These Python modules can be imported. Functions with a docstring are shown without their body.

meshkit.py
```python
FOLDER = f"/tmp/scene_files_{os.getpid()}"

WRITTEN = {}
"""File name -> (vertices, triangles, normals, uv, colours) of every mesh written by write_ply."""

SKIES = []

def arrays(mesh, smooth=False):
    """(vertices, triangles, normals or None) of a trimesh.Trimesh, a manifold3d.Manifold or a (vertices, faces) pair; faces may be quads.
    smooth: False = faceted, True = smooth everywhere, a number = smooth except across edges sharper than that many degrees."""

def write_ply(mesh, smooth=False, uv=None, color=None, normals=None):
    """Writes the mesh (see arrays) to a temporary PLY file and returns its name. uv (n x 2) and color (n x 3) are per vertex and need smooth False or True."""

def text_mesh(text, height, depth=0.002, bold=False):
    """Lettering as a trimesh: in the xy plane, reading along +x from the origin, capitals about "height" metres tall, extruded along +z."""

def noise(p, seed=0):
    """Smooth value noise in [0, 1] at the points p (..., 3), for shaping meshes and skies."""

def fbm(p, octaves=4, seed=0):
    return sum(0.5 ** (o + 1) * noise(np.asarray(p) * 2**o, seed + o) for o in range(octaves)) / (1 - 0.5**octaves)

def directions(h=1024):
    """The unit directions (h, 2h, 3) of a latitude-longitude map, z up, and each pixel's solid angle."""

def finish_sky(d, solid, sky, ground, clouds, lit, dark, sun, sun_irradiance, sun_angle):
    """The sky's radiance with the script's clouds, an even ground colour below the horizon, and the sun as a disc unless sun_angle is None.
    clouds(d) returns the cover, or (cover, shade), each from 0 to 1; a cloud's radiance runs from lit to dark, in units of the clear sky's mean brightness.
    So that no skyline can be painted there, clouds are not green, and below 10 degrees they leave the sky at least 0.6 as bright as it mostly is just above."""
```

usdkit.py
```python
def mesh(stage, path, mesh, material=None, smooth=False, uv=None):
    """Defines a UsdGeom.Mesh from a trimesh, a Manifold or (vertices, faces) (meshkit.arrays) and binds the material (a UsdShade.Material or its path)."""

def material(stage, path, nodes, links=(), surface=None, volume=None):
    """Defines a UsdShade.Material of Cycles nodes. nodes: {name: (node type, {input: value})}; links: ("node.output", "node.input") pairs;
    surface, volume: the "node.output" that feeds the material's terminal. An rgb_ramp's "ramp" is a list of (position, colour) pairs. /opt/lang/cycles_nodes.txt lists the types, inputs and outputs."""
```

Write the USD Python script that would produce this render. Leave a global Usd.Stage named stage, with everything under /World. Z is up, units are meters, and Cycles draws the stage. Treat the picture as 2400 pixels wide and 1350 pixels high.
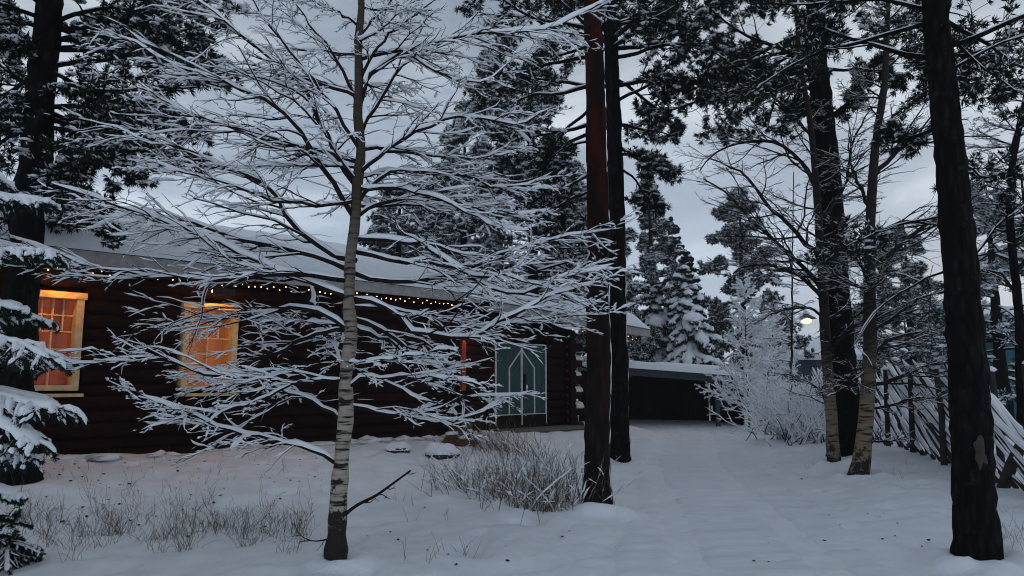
import math
import numpy as np, trimesh, usdkit, meshkit
from pxr import Usd, UsdGeom, UsdLux, UsdShade, Gf, Sdf

stage = Usd.Stage.CreateInMemory()
UsdGeom.SetStageUpAxis(stage, 'Z'); UsdGeom.SetStageMetersPerUnit(stage, 1.0)
UsdGeom.Xform.Define(stage, '/World'); UsdGeom.Scope.Define(stage, '/World/Looks')
PI = math.pi

# ------------------------------------------------------------------ camera, sky, sun, exposure
EYE = np.array([0, 0, 1.6]); PITCH = math.radians(7.4); F = 1733.0
cam = UsdGeom.Camera.Define(stage, '/World/camera')
cam.CreateHorizontalApertureAttr(36.0); cam.CreateFocalLengthAttr(36.0 * F / 2400)
cam.CreateVerticalApertureAttr(36.0 * 9 / 16); cam.CreateClippingRangeAttr(Gf.Vec2f(0.05, 5000))
cx = UsdGeom.Xformable(cam); cx.AddTranslateOp().Set(Gf.Vec3d(*EYE)); cx.AddRotateXOp().Set(90 + math.degrees(PITCH))
cam.CreateExposureAttr(0.12)
SUN_EL, SUN_AZ = math.radians(9), math.radians(35)           # low winter light from ahead, right of the house
sun_to = np.array([math.sin(SUN_AZ) * math.cos(SUN_EL), math.cos(SUN_AZ) * math.cos(SUN_EL), math.sin(SUN_EL)])

def mat(name, nodes, links, surface='p.BSDF', volume=None):
    return usdkit.material(stage, '/World/Looks/' + name, nodes, links, surface=surface, volume=volume)

SKY = 0.05
dome = UsdLux.DomeLight.Define(stage, '/World/sky')
sky_m = mat('sky', {
    's': ('sky_texture', {'sky_type': 'single_scattering', 'sun_disc': False, 'sun_elevation': SUN_EL, 'sun_rotation': SUN_AZ}),
    't': ('texture_coordinate', {}), 'm': ('mapping', {'scale': (1.6, 1.6, 4.0), 'location': (3.1, 0.4, 0.2)}),
    'n': ('noise_texture', {'scale': 1.5, 'detail': 5, 'roughness': 0.55, 'distortion': 0.5}),
    'r': ('rgb_ramp', {'ramp': [(0.30, (4.3, 5.35, 6.9)), (0.5, (6.6, 7.9, 9.6)), (0.70, (12.0, 13.2, 14.6))]}),
    'x': ('mix_color', {'fac': 0.95}), 'z': ('separate_xyz', {}), 'h': ('map_range', {'from_min': 0.0, 'from_max': 0.55, 'to_min': 1.55, 'to_max': 0.86, 'clamp': True, 'range_type': 'smoothstep'}), 'mh': ('mix_color', {'blend_type': 'multiply', 'fac': 1.0, 'use_clamp': False}),
    'b': ('background_shader', {'strength': SKY})},
    [('t.generated', 'm.vector'), ('m.vector', 'n.vector'), ('n.fac', 'r.fac'), ('s.color', 'x.a'), ('r.color', 'x.b'), ('t.generated', 'z.vector'), ('z.z', 'h.value'), ('x.result', 'mh.a'), ('h.result', 'mh.b'), ('mh.result', 'b.color')], surface='b.background')
UsdShade.MaterialBindingAPI.Apply(dome.GetPrim()).Bind(sky_m)
dome.GetPrim().SetCustomDataByKey('kind', 'structure')
sun = UsdLux.DistantLight.Define(stage, '/World/sun')
sun.CreateIntensityAttr(0.2); sun.CreateAngleAttr(20.0); sun.CreateColorAttr(Gf.Vec3f(0.98, 0.96, 0.95)); sun.CreateNormalizeAttr(True)
sx = UsdGeom.Xformable(sun)
zax = Gf.Vec3d(*sun_to); rot = Gf.Rotation(Gf.Vec3d(0, 0, 1), zax)
sx.AddTransformOp().Set(Gf.Matrix4d().SetRotate(rot))

# ------------------------------------------------------------------ helpers
def ray(px, py):
    c, s = math.cos(PITCH), math.sin(PITCH)
    vx, vy = (px - 1200) / F, (675 - py) / F
    return np.array([vx, c - s * vy, s + c * vy])
def at(px, py, depth):
    d = ray(px, py); return EYE + d * (depth / d[1])
def sm(a, b, x):
    t = np.clip((np.asarray(x, float) - a) / (b - a), 0, 1); return t * t * (3 - 2 * t)
W0 = at(125, 790, 11.2)[:2]; U2 = np.array([1, 1.03]) / np.linalg.norm([1, 1.03]); N2 = np.array([U2[1], -U2[0]])
def wall(s, d, z):
    p = W0 + U2 * s + N2 * d; return np.array([p[0], p[1], z])
def wallhit(px, py, d=0.0):
    r = ray(px, py); k = (np.dot(W0 + N2 * d, N2)) / np.dot(r[:2], N2); p = r * k + EYE
    return float(np.dot(p[:2] - W0, U2)), float(p[2])
def gh(x, y):
    x = np.asarray(x, float); y = np.asarray(y, float)
    d = (x - W0[0]) * N2[0] + (y - W0[1]) * N2[1]; s = (x - W0[0]) * U2[0] + (y - W0[1]) * U2[1]
    bank = 0.50 * sm(5.2, 0.3, d) * (1 - 0.8 * sm(14.5, 19, s)) * (1 - sm(3.2, 4.2, x) * 0.4)
    right = 0.28 * sm(4.2, 7.5, x) * sm(7, 13, y) * sm(24, 17, y) - 0.05 * sm(1.0, 2.2, x) * (1 - sm(4.0, 5.2, x)) * sm(4, 9, y)
    far = 0.05 * sm(25, 60, y)
    pp = np.stack([x, y, 0 * x], -1)
    bump = (meshkit.fbm(pp * 0.55, 3, 3) - 0.5) * 0.16 + (meshkit.fbm(pp * 2.3, 3, 5) - 0.5) * 0.05
    path = np.exp(-((x - (1.05 + 0.175 * y)) / 1.2) ** 2)
    return bank + right + far + bump * (1 - 0.75 * path)
def gpoint(px, py, mx=70.0):
    d = ray(px, py); d = d / d[1]; lo = 2.0
    for y in np.arange(2.0, mx, 0.1):
        p = EYE + d * y
        if p[2] < gh(p[0], p[1]): break
        lo = y
    hi = lo + 0.1
    for _ in range(14):
        m = (lo + hi) / 2; p = EYE + d * m
        lo, hi = (m, hi) if p[2] > gh(p[0], p[1]) else (lo, m)
    p = EYE + d * lo; return np.array([p[0], p[1], float(gh(p[0], p[1]))])

used = {}
def numbered(parent, name):
    k = (parent, name); n = used.get(k, 0); used[k] = n + 1
    return f'{parent}/{name}' + (f'_{n:03d}' if n else '')
def tag(p, label=None, cat=None, group=None, kind=None):
    p = p.GetPrim() if hasattr(p, 'GetPrim') else p
    for k, v in (('label', label), ('category', cat), ('group', group), ('kind', kind)):
        if v: p.SetCustomDataByKey(k, v)
    return p
def thing(name, label, cat, group=None, kind=None):
    x = UsdGeom.Xform.Define(stage, numbered('/World', name)); return tag(x, label, cat, group, kind)
def put(name, mesh, material, parent=None, label=None, kind=None, smooth=False, cat=None, group=None):
    path = numbered(str(parent.GetPath()) if parent else '/World', name)
    m = usdkit.mesh(stage, path, mesh, material, smooth=smooth)
    return tag(m, label, cat, group, kind)
def dup(src, loc, rz, sc, label, cat, group):
    x = UsdGeom.Xform.Define(stage, numbered('/World', src.GetName().rstrip('_0123456789')))
    x.AddTranslateOp().Set(Gf.Vec3d(*map(float, loc))); x.AddRotateZOp().Set(float(rz)); x.AddScaleOp().Set(Gf.Vec3f(*sc))
    x.GetPrim().GetReferences().AddInternalReference(src.GetPath()); x.GetPrim().SetInstanceable(True)
    return tag(x, label, cat, group)

class MB:
    def __init__(s): s.v, s.f, s.n = [], [], 0
    def add(s, v, f):
        v = np.asarray(v, float).reshape(-1, 3); s.v.append(v); f = np.asarray(f)
        if f.shape[1] == 4: f = np.vstack([f[:, [0, 1, 2]], f[:, [0, 2, 3]]])
        s.f.append(f + s.n); s.n += len(v); return s
    def mesh(s): return (np.vstack(s.v), np.vstack(s.f))
    def ok(s): return s.n > 0
def frame(P):
    t = np.gradient(P, axis=1); t /= np.linalg.norm(t, axis=2, keepdims=True) + 1e-9
    ref = np.where(np.abs(t[..., 2:]) < 0.92, [0, 0, 1.0], [1.0, 0, 0])
    a = np.cross(t, ref); a /= np.linalg.norm(a, axis=2, keepdims=True) + 1e-9
    return t, a, np.cross(a, t)
def quads(N, K, S):
    i, j = np.meshgrid(np.arange(K - 1), np.arange(S), indexing='ij')
    q = np.stack([i * S + j, i * S + (j + 1) % S, (i + 1) * S + (j + 1) % S, (i + 1) * S + j], -1).reshape(1, -1, 4)
    return (q + (np.arange(N) * K * S)[:, None, None]).reshape(-1, 4)
def tubes(mb, P, R, S=5, cap=False):
    P = np.asarray(P, float); P = P[None] if P.ndim == 2 else P; N, K, _ = P.shape
    R = np.broadcast_to(R, (N, K)); t, a, b = frame(P); an = np.arange(S) * 2 * PI / S
    V = P[:, :, None] + R[:, :, None, None] * (np.cos(an)[None, None, :, None] * a[:, :, None] + np.sin(an)[None, None, :, None] * b[:, :, None])
    mb.add(V, quads(N, K, S)[:, ::-1])
    if cap:
        for k, o in ((0, 1), (K - 1, -1)):
            c = np.concatenate([P[:, k:k + 1], V[:, k]], 1); j = np.arange(S)
            f = np.stack([0 * j, 1 + j, 1 + (j + 1) % S], 1)[:, ::o]
            mb.add(c, (f[None] + (np.arange(N) * (S + 1))[:, None, None]).reshape(-1, 3))
def snow_on(mb, P, R, Wd, H, rng, S=6, lump=0.45, gap=0.0):
    """Snow lying along the top of branches P with half-width Wd and height H."""
    P = np.asarray(P, float); N, K, _ = P.shape; t, a, b = frame(P)
    hz = np.sqrt(np.clip(1 - t[..., 2] ** 2, 0, 1)); hz = np.clip((hz - 0.35) / 0.5, 0, 1)
    k = (1 - lump) + 2 * lump * rng.random((N, K))
    if gap: k = k * (rng.random((N, K)) > gap)
    ends = np.ones(K); ends[0] = 0.35; ends[-1] = 0.15
    k = k * rng.uniform(0.55, 1.25, (N, 1))
    w = np.broadcast_to(Wd, (N, K)) * k * hz * ends; h = np.broadcast_to(H, (N, K)) * k * hz * ends
    an = np.arange(S) * 2 * PI / S; ca, sa = np.cos(an), np.where(np.sin(an) > 0, np.sin(an), 0.3 * np.sin(an))
    up = np.where(b[..., 2:] < 0, -b, b)
    C = P + up * (np.broadcast_to(R, (N, K))[..., None] * 0.75)
    V = C[:, :, None] + w[:, :, None, None] * ca[None, None, :, None] * a[:, :, None] + h[:, :, None, None] * sa[None, None, :, None] * up[:, :, None]
    mb.add(V, quads(N, K, S)[:, ::-1])
def grow(st, d, L, K, rng, wig=0.2, up=0.0):
    st = np.asarray(st, float); d = np.asarray(d, float); N = len(st); P = np.zeros((N, K, 3)); P[:, 0] = st
    step = (np.broadcast_to(L, (N,)) / (K - 1))[:, None]
    for k in range(1, K):
        d = d + rng.normal(0, wig, (N, 3)) + np.array([0, 0, 1.0]) * up; d = d / (np.linalg.norm(d, axis=1, keepdims=True) + 1e-9)
        P[:, k] = P[:, k - 1] + d * step
    return P
def sample(P, R, pi, t):
    K = P.shape[1]; x = t * (K - 1); i = np.clip(x.astype(int), 0, K - 2); fr = (x - i)[:, None]
    p = P[pi, i] * (1 - fr) + P[pi, i + 1] * fr; d = P[pi, i + 1] - P[pi, i]; d /= np.linalg.norm(d, axis=1, keepdims=True) + 1e-9
    return p, d, R[pi, i] * (1 - fr[:, 0]) + R[pi, i + 1] * fr[:, 0]
def spawn(P, R, per, rng, t0=0.15, t1=0.97, ang=(0.5, 0.95), tilt=0.35, lf=(0.25, 0.5), taper=0.65):
    N, K, _ = P.shape; R = np.broadcast_to(R, (N, K)); pi = np.repeat(np.arange(N), per)
    j = np.tile(np.arange(per), N); t = t0 + (t1 - t0) * (j + rng.random(N * per)) / per
    p, d, r = sample(P, R, pi, t)
    side = np.cross(d, [0, 0, 1.0]); side /= np.linalg.norm(side, axis=1, keepdims=True) + 1e-6
    side *= np.where((j + rng.integers(0, 2, N)[pi]) % 2 == 0, 1, -1)[:, None]
    upv = np.cross(side, d); upv = np.where(upv[:, 2:] < 0, -upv, upv)
    ph = rng.normal(0, tilt, N * per); A = rng.uniform(*ang, N * per)
    D = np.cos(A)[:, None] * d + np.sin(A)[:, None] * (np.cos(ph)[:, None] * side + np.sin(ph)[:, None] * upv)
    Lp = np.linalg.norm(np.diff(P, axis=1), axis=2).sum(1)[pi]
    return p, D, Lp * rng.uniform(*lf, N * per) * (1 - taper * t), r
def needles(mb, C, D, L, Wd, M, rng, spread=1.0):
    """M thin needle blades around each point C, leaning along D."""
    N = len(C); C = np.repeat(C, M, 0); D = np.repeat(D, M, 0); L = np.repeat(np.broadcast_to(L, (N,)), M)
    r = rng.normal(0, 1, (N * M, 3)); r /= np.linalg.norm(r, axis=1, keepdims=True)
    d = D + spread * r; d /= np.linalg.norm(d, axis=1, keepdims=True)
    s = np.cross(d, rng.normal(0, 1, (N * M, 3))); s /= np.linalg.norm(s, axis=1, keepdims=True) + 1e-9
    ln = (L * rng.uniform(0.6, 1.2, N * M))[:, None]; w = Wd * rng.uniform(0.7, 1.3, (N * M, 1))
    mid = C + d * ln * 0.45
    V = np.stack([C, mid + s * w, C + d * ln, mid - s * w], 1)
    mb.add(V, np.arange(N * M * 4).reshape(-1, 4))
_dome = []
for zi, rr in ((-0.35, 0.62), (0.0, 1.0), (0.5, 0.8)):
    for q in range(6): _dome.append((rr * math.cos(q * PI / 3 + zi), rr * math.sin(q * PI / 3 + zi), zi))
_dome = np.array(_dome + [(0, 0, 0.85), (0, 0, -0.4)])
_df = [(r * 6 + q, r * 6 + (q + 1) % 6, (r + 1) * 6 + (q + 1) % 6) for r in range(2) for q in range(6)] + [(r * 6 + q, (r + 1) * 6 + (q + 1) % 6, (r + 1) * 6 + q) for r in range(2) for q in range(6)]
_df = np.array(_df + [(12 + q, 12 + (q + 1) % 6, 18) for q in range(6)] + [((q + 1) % 6, q, 19) for q in range(6)])
def lumps(mb, C, size, rng, flat=0.7):
    N = len(C); sc = (np.broadcast_to(size, (N,)) * rng.uniform(0.6, 1.35, N))[:, None, None]
    V = _dome[None] * (1 + rng.normal(0, 0.24, (N, 20, 3))) * sc * np.array([1, 1, flat])
    a = rng.uniform(0, 6.28, N); c, s = np.cos(a)[:, None], np.sin(a)[:, None]
    st = rng.uniform(1, 1.5, (N, 1)); x, y = V[..., 0] * st, V[..., 1]
    V = np.stack([x * c - y * s, x * s + y * c, V[..., 2]], -1) + C[:, None]
    mb.add(V, (_df[None] + (np.arange(N) * 20)[:, None, None]).reshape(-1, 3))
def box(a, b, n=None):
    """Box from lo to hi corner."""
    return trimesh.creation.box(bounds=[np.minimum(a, b), np.maximum(a, b)])
WM = np.eye(4); WM[:2, 0] = U2; WM[:2, 1] = N2; WM[:2, 3] = W0       # wall frame: x along the wall, y out of it
def wbox(mb, s0, s1, d0, d1, z0, z1):
    m = box((s0, d0, z0), (s1, d1, z1)); v = np.array(m.vertices) @ WM[:3, :3].T + WM[:3, 3]
    mb.add(v, np.array(m.faces)[:, ::-1]); return mb
def beam(mb, a, b, w, h, up=(0, 0, 1)):
    a, b = np.asarray(a, float), np.asarray(b, float); t = b - a; L = np.linalg.norm(t); t /= L
    s = np.cross(t, up); s /= np.linalg.norm(s) + 1e-9; u = np.cross(s, t)
    m = trimesh.creation.box((L, w, h)); T = np.stack([t, s, u], 1)
    v = np.array(m.vertices) @ T.T + (a + b) / 2; f = np.array(m.faces)
    mb.add(v, f if np.linalg.det(T) > 0 else f[:, ::-1]); return mb
def curve(pts, K):
    pts = np.asarray(pts, float); from_d = np.r_[0, np.cumsum(np.linalg.norm(np.diff(pts, axis=0), axis=1))]
    from scipy.interpolate import PchipInterpolator
    return PchipInterpolator(from_d, pts, axis=0)(np.linspace(0, from_d[-1], K))

# ------------------------------------------------------------------ materials
def bumpy(name, ramp, scale, strength=0.3, rough=0.8, detail=4, stretch=(1, 1, 1), dist=0.02, spec=0.3, bscale=None):
    return mat(name, {'g': ('geometry', {}), 'm': ('mapping', {'scale': stretch}), 'n': ('noise_texture', {'scale': scale, 'detail': detail}),
        'n2': ('noise_texture', {'scale': bscale or scale * 2.5, 'detail': 4}), 'r': ('rgb_ramp', {'ramp': ramp}), 'b': ('bump', {'strength': strength, 'distance': dist}),
        'p': ('principled_bsdf', {'roughness': rough, 'specular_ior_level': spec})},
        [('g.position', 'm.vector'), ('m.vector', 'n.vector'), ('m.vector', 'n2.vector'), ('n.fac', 'r.fac'), ('r.color', 'p.base_color'), ('n2.fac', 'b.height'), ('b.normal', 'p.normal')])
def plain(name, col, rough=0.7, spec=0.3):
    return bumpy(name, [(0.3, tuple(c * 0.8 for c in col)), (0.7, tuple(min(1, c * 1.2) for c in col))], 9, 0.15, rough, spec=spec)
def glow(name, col, strength):
    return mat(name, {'e': ('emission', {'color': col, 'strength': strength})}, [], surface='e.emission')
M = {}
M['snow'] = bumpy('ground_snow', [(0.3, (0.76, 0.79, 0.84)), (0.7, (0.84, 0.86, 0.89))], 3.0, 0.45, 0.75, stretch=(1, 1, 1), dist=0.015, bscale=38, spec=0.2)
M['path'] = bumpy('packed_snow', [(0.3, (0.70, 0.73, 0.79)), (0.7, (0.80, 0.82, 0.86))], 2.0, 0.5, 0.7, stretch=(0.25, 1.2, 1), dist=0.02, bscale=9, spec=0.25)
M['bsnow'] = bumpy('branch_snow', [(0.3, (0.82, 0.84, 0.88)), (0.7, (0.88, 0.89, 0.91))], 12.0, 0.2, 0.8, dist=0.01, spec=0.15)
M['pine'] = mat('pine_bark', {'g': ('geometry', {}), 'm': ('mapping', {'scale': (1, 1, 0.28)}), 'v': ('voronoi_texture', {'scale': 15, 'feature': 'f1'}), 'n': ('noise_texture', {'scale': 7, 'detail': 9, 'roughness': 0.72}),
    'r': ('rgb_ramp', {'ramp': [(0.1, (0.016, 0.012, 0.011)), (0.55, (0.004, 0.0035, 0.0035))]}), 'lr': ('rgb_ramp', {'ramp': [(0.57, (0, 0, 0)), (0.66, (1, 1, 1))]}),
    'x': ('mix_color', {'b': (0.012, 0.027, 0.022)}), 'b': ('bump', {'strength': 0.9, 'distance': 0.04}), 'p': ('principled_bsdf', {'roughness': 0.95, 'specular_ior_level': 0.1})},
    [('g.position', 'm.vector'), ('m.vector', 'v.vector'), ('g.position', 'n.vector'), ('v.distance', 'r.fac'), ('n.fac', 'lr.fac'), ('lr.color', 'x.fac'), ('r.color', 'x.a'), ('x.result', 'p.base_color'), ('v.distance', 'b.height'), ('b.normal', 'p.normal')])
M['redpine'] = mat('red_pine_bark', {'g': ('geometry', {}), 'm': ('mapping', {'scale': (1, 1, 0.22)}), 'v': ('voronoi_texture', {'scale': 13}), 'n': ('noise_texture', {'scale': 5.5, 'detail': 6}), 'z': ('separate_xyz', {}),
    'mr': ('map_range', {'from_min': 0.8, 'from_max': 4.2, 'clamp': True}), 'r': ('rgb_ramp', {'ramp': [(0.1, (0.026, 0.018, 0.014)), (0.6, (0.010, 0.008, 0.007))]}),
    'r2': ('rgb_ramp', {'ramp': [(0.42, (0.009, 0.005, 0.004)), (0.52, (0.026, 0.006, 0.004)), (0.72, (0.055, 0.010, 0.005))]}), 'x': ('mix_color', {}), 'b': ('bump', {'strength': 0.7, 'distance': 0.03}), 'p': ('principled_bsdf', {'roughness': 0.9, 'specular_ior_level': 0.1})},
    [('g.position', 'm.vector'), ('m.vector', 'v.vector'), ('m.vector', 'n.vector'), ('g.position', 'z.vector'), ('z.z', 'mr.value'), ('v.distance', 'r.fac'), ('n.fac', 'r2.fac'), ('mr.result', 'x.fac'), ('r.color', 'x.a'), ('r2.color', 'x.b'), ('x.result', 'p.base_color'), ('v.distance', 'b.height'), ('b.normal', 'p.normal')])
def birch_bark(name, light, dark_to, up0=1.5, up1=3.4, upc=(0.040, 0.028, 0.019)):
    return mat(name, {'g': ('geometry', {}), 'm': ('mapping', {'scale': (2.2, 2.2, 17)}), 'n': ('noise_texture', {'scale': 1.6, 'detail': 5, 'roughness': 0.6}), 'n2': ('noise_texture', {'scale': 9, 'detail': 4}), 'n3': ('noise_texture', {'scale': 8.0, 'detail': 6, 'roughness': 0.7}),
        'r': ('rgb_ramp', {'ramp': [(0.40, (0.018, 0.014, 0.012)), (0.47, tuple(c * 0.75 for c in light)), (0.62, light)]}), 'z': ('separate_xyz', {}), 'ad': ('math', {'math_type': 'multiply_add', 'value2': 2.4, 'value3': -1.2}), 'sum': ('math', {'math_type': 'add'}),
        'mr': ('map_range', {'from_min': dark_to, 'from_max': dark_to + 0.12, 'clamp': True}), 'mu': ('map_range', {'from_min': up0, 'from_max': up1, 'to_max': 0.96, 'clamp': True}), 'xu': ('mix_color', {'b': upc}), 'x': ('mix_color', {'a': (0.022, 0.017, 0.015)}), 'b': ('bump', {'strength': 0.5, 'distance': 0.01}), 'p': ('principled_bsdf', {'roughness': 0.75, 'specular_ior_level': 0.2})},
        [('g.position', 'm.vector'), ('m.vector', 'n.vector'), ('g.position', 'n2.vector'), ('g.position', 'n3.vector'), ('n.fac', 'r.fac'), ('g.position', 'z.vector'), ('n3.fac', 'ad.value1'), ('z.z', 'sum.value1'), ('ad.value', 'sum.value2'), ('sum.value', 'mr.value'), ('mr.result', 'x.fac'), ('z.z', 'mu.value'), ('mu.result', 'xu.fac'), ('r.color', 'xu.a'), ('xu.result', 'x.b'), ('x.result', 'p.base_color'), ('n.fac', 'b.height'), ('b.normal', 'p.normal')])
M['birch'] = birch_bark('birch_bark', (0.42, 0.36, 0.29), 0.42)
M['birch2'] = birch_bark('old_birch_bark', (0.24, 0.18, 0.12), 0.35, 1.1, 2.4, (0.012, 0.009, 0.008))
M['twig'] = bumpy('dark_twig', [(0.3, (0.010, 0.008, 0.009)), (0.7, (0.022, 0.016, 0.016))], 14, 0.2, 0.85, spec=0.15)
M['needle'] = bumpy('pine_needles', [(0.3, (0.006, 0.012, 0.009)), (0.7, (0.016, 0.028, 0.021))], 2.0, 0.0, 0.7, spec=0.15)
M['spruce'] = bumpy('spruce_needles', [(0.3, (0.010, 0.020, 0.017)), (0.7, (0.024, 0.042, 0.034))], 2.5, 0.0, 0.7, spec=0.15)
M['greenspruce'] = bumpy('green_needles', [(0.3, (0.015, 0.04, 0.030)), (0.7, (0.03, 0.085, 0.065))], 2.5, 0.0, 0.7, spec=0.15)
M['grass'] = bumpy('dead_grass', [(0.3, (0.06, 0.046, 0.032)), (0.7, (0.19, 0.15, 0.105))], 6, 0.0, 0.9, spec=0.1)
M['leaf'] = plain('dead_leaf', (0.025, 0.018, 0.013))

# ------------------------------------------------------------------ ground and path
def axis(lo, hi, step, far, g=1.09):
    core = list(np.arange(lo, hi + 1e-6, step)); a, st = [], step
    x = hi
    while x < far[1]: st *= g; x += st; a.append(x)
    b, st, x = [], step, lo
    while x > far[0]: st *= g; x -= st; b.append(x)
    return np.array(b[::-1] + core + a)
gx = axis(-8, 8.5, 0.07, (-320, 320)); gy = axis(3.2, 19, 0.07, (-60, 600))
GX, GY = np.meshgrid(gx, gy, indexing='ij')
BASES = [(gpoint(*p), r) for p, r in (((790, 1322), .16), ((1398, 1200), .26), ((1458, 1090), .34), ((2288, 1312), .30), ((1958, 1098), .2), ((2012, 1118), .26), ((1980, 1088), .42), ((28, 1075), .34), ((1130, 1175), .5), ((1280, 1195), .5))]
def surface(X, Y):
    x, y = X.ravel(), Y.ravel(); z = gh(x, y); pp = np.stack([x, y, 0 * x], -1)
    near = sm(30, 14, y) * (1 - 0.8 * np.exp(-((x - (1.05 + 0.175 * y)) / 1.5) ** 4))
    z = z + near * ((meshkit.fbm(pp * 4.0, 4, 11) - 0.5) * 0.05 + np.maximum(0, meshkit.fbm(pp * 3.1, 2, 17) - 0.60) * -0.35)
    for c, r in BASES:
        q = np.hypot(x - c[0] - 0.04, y - c[1]) / r; z = z + 0.075 * np.exp(-((q - 1.25) / 0.55) ** 2) * (0.6 + 0.8 * meshkit.noise(pp * 4, 41))
    return np.stack([x, y, z], -1)
nx, ny = GX.shape; idx = np.arange(nx * ny).reshape(nx, ny)
gq = np.stack([idx[:-1, :-1], idx[1:, :-1], idx[1:, 1:], idx[:-1, 1:]], -1).reshape(-1, 4)
put('snow_ground', (surface(GX, GY), gq), M['snow'], kind='structure', smooth=True)
py_ = np.arange(1.0, 29.5, 0.07); pu = np.linspace(-1, 1, 60)
PY, PU = np.meshgrid(py_, pu, indexing='ij'); PX = 1.05 + 0.175 * PY + PU * 1.55 + 0.12 * np.sin(PY * 0.7) * np.abs(PU)
V = surface(PX, PY); pp = np.stack([PX.ravel() * 0.6, PY.ravel() * 2.2, 0 * PX.ravel()], -1)
edge = sm(1.0, 0.72, np.abs(PU)).ravel()
rut = sum(np.exp(-((PU - c - 0.10 * np.sin(PY * 0.35)) / 0.07) ** 2) for c in (-0.45, 0.35)).ravel()
V[:, 2] += -0.05 + edge * (0.062 + (meshkit.fbm(pp * 2, 3, 23) - 0.5) * 0.045 + (meshkit.fbm(pp * 7, 2, 29) - 0.5) * 0.018 - rut * 0.075)
nx, ny = PX.shape; idx = np.arange(nx * ny).reshape(nx, ny)
pq = np.stack([idx[:-1, :-1], idx[:-1, 1:], idx[1:, 1:], idx[1:, :-1]], -1).reshape(-1, 4)
put('path', (V, pq), M['path'], kind='structure', smooth=True)

# ------------------------------------------------------------------ the log house
M['log'] = bumpy('red_logs', [(0.3, (0.006, 0.0018, 0.0015)), (0.7, (0.020, 0.0042, 0.0028))], 3, 0.35, 0.8, stretch=(1, 1, 9), spec=0.15)
M['dark'] = plain('tarred_board', (0.018, 0.012, 0.010), 0.9, 0.1)
M['stone'] = bumpy('grey_stone', [(0.3, (0.03, 0.028, 0.027)), (0.7, (0.08, 0.075, 0.07))], 5, 0.5, 0.9)
M['frame'] = plain('ochre_paint', (0.66, 0.48, 0.24), 0.6)
M['muntin'] = plain('pale_ochre_paint', (0.72, 0.50, 0.30), 0.6)
M['redpaint'] = plain('red_paint', (0.30, 0.045, 0.02), 0.6)
M['fascia'] = plain('grey_white_board', (0.38, 0.36, 0.35), 0.7)
M['steel'] = plain('black_gutter', (0.015, 0.015, 0.018), 0.5)
def pane_mat(name, lo, hi, strength):
    return mat(name, {'g': ('geometry', {}), 'm': ('mapping', {'scale': (3.5, 3.5, 0.7)}), 'n': ('noise_texture', {'scale': 1.3, 'detail': 3}), 'r': ('rgb_ramp', {'ramp': [(0.32, lo), (0.68, hi)]}),
        'e': ('emission', {'strength': strength}), 'gl': ('glossy_bsdf', {'roughness': 0.05, 'color': (0.9, 0.9, 0.9)}), 'f': ('fresnel', {'IOR': 1.45}), 'x': ('mix_closure', {})},
        [('g.position', 'm.vector'), ('m.vector', 'n.vector'), ('n.fac', 'r.fac'), ('r.color', 'e.color'), ('e.emission', 'x.closure1'), ('gl.BSDF', 'x.closure2'), ('f.fac', 'x.fac')], surface='x.closure')
M['pane1'] = pane_mat('curtain_lit_red', (0.08, 0.012, 0.003), (0.20, 0.034, 0.006), 1.0)
M['pane2'] = pane_mat('curtain_lit_amber', (0.14, 0.031, 0.004), (0.30, 0.080, 0.010), 1.0)
house = thing('log_house', 'dark red log house with snowy roof, two glowing orange windows and green door', 'house')
H1, HEND, Z0 = 3.28, 12.35, 0.35          # log top, end of the facade, lowest log
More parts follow.
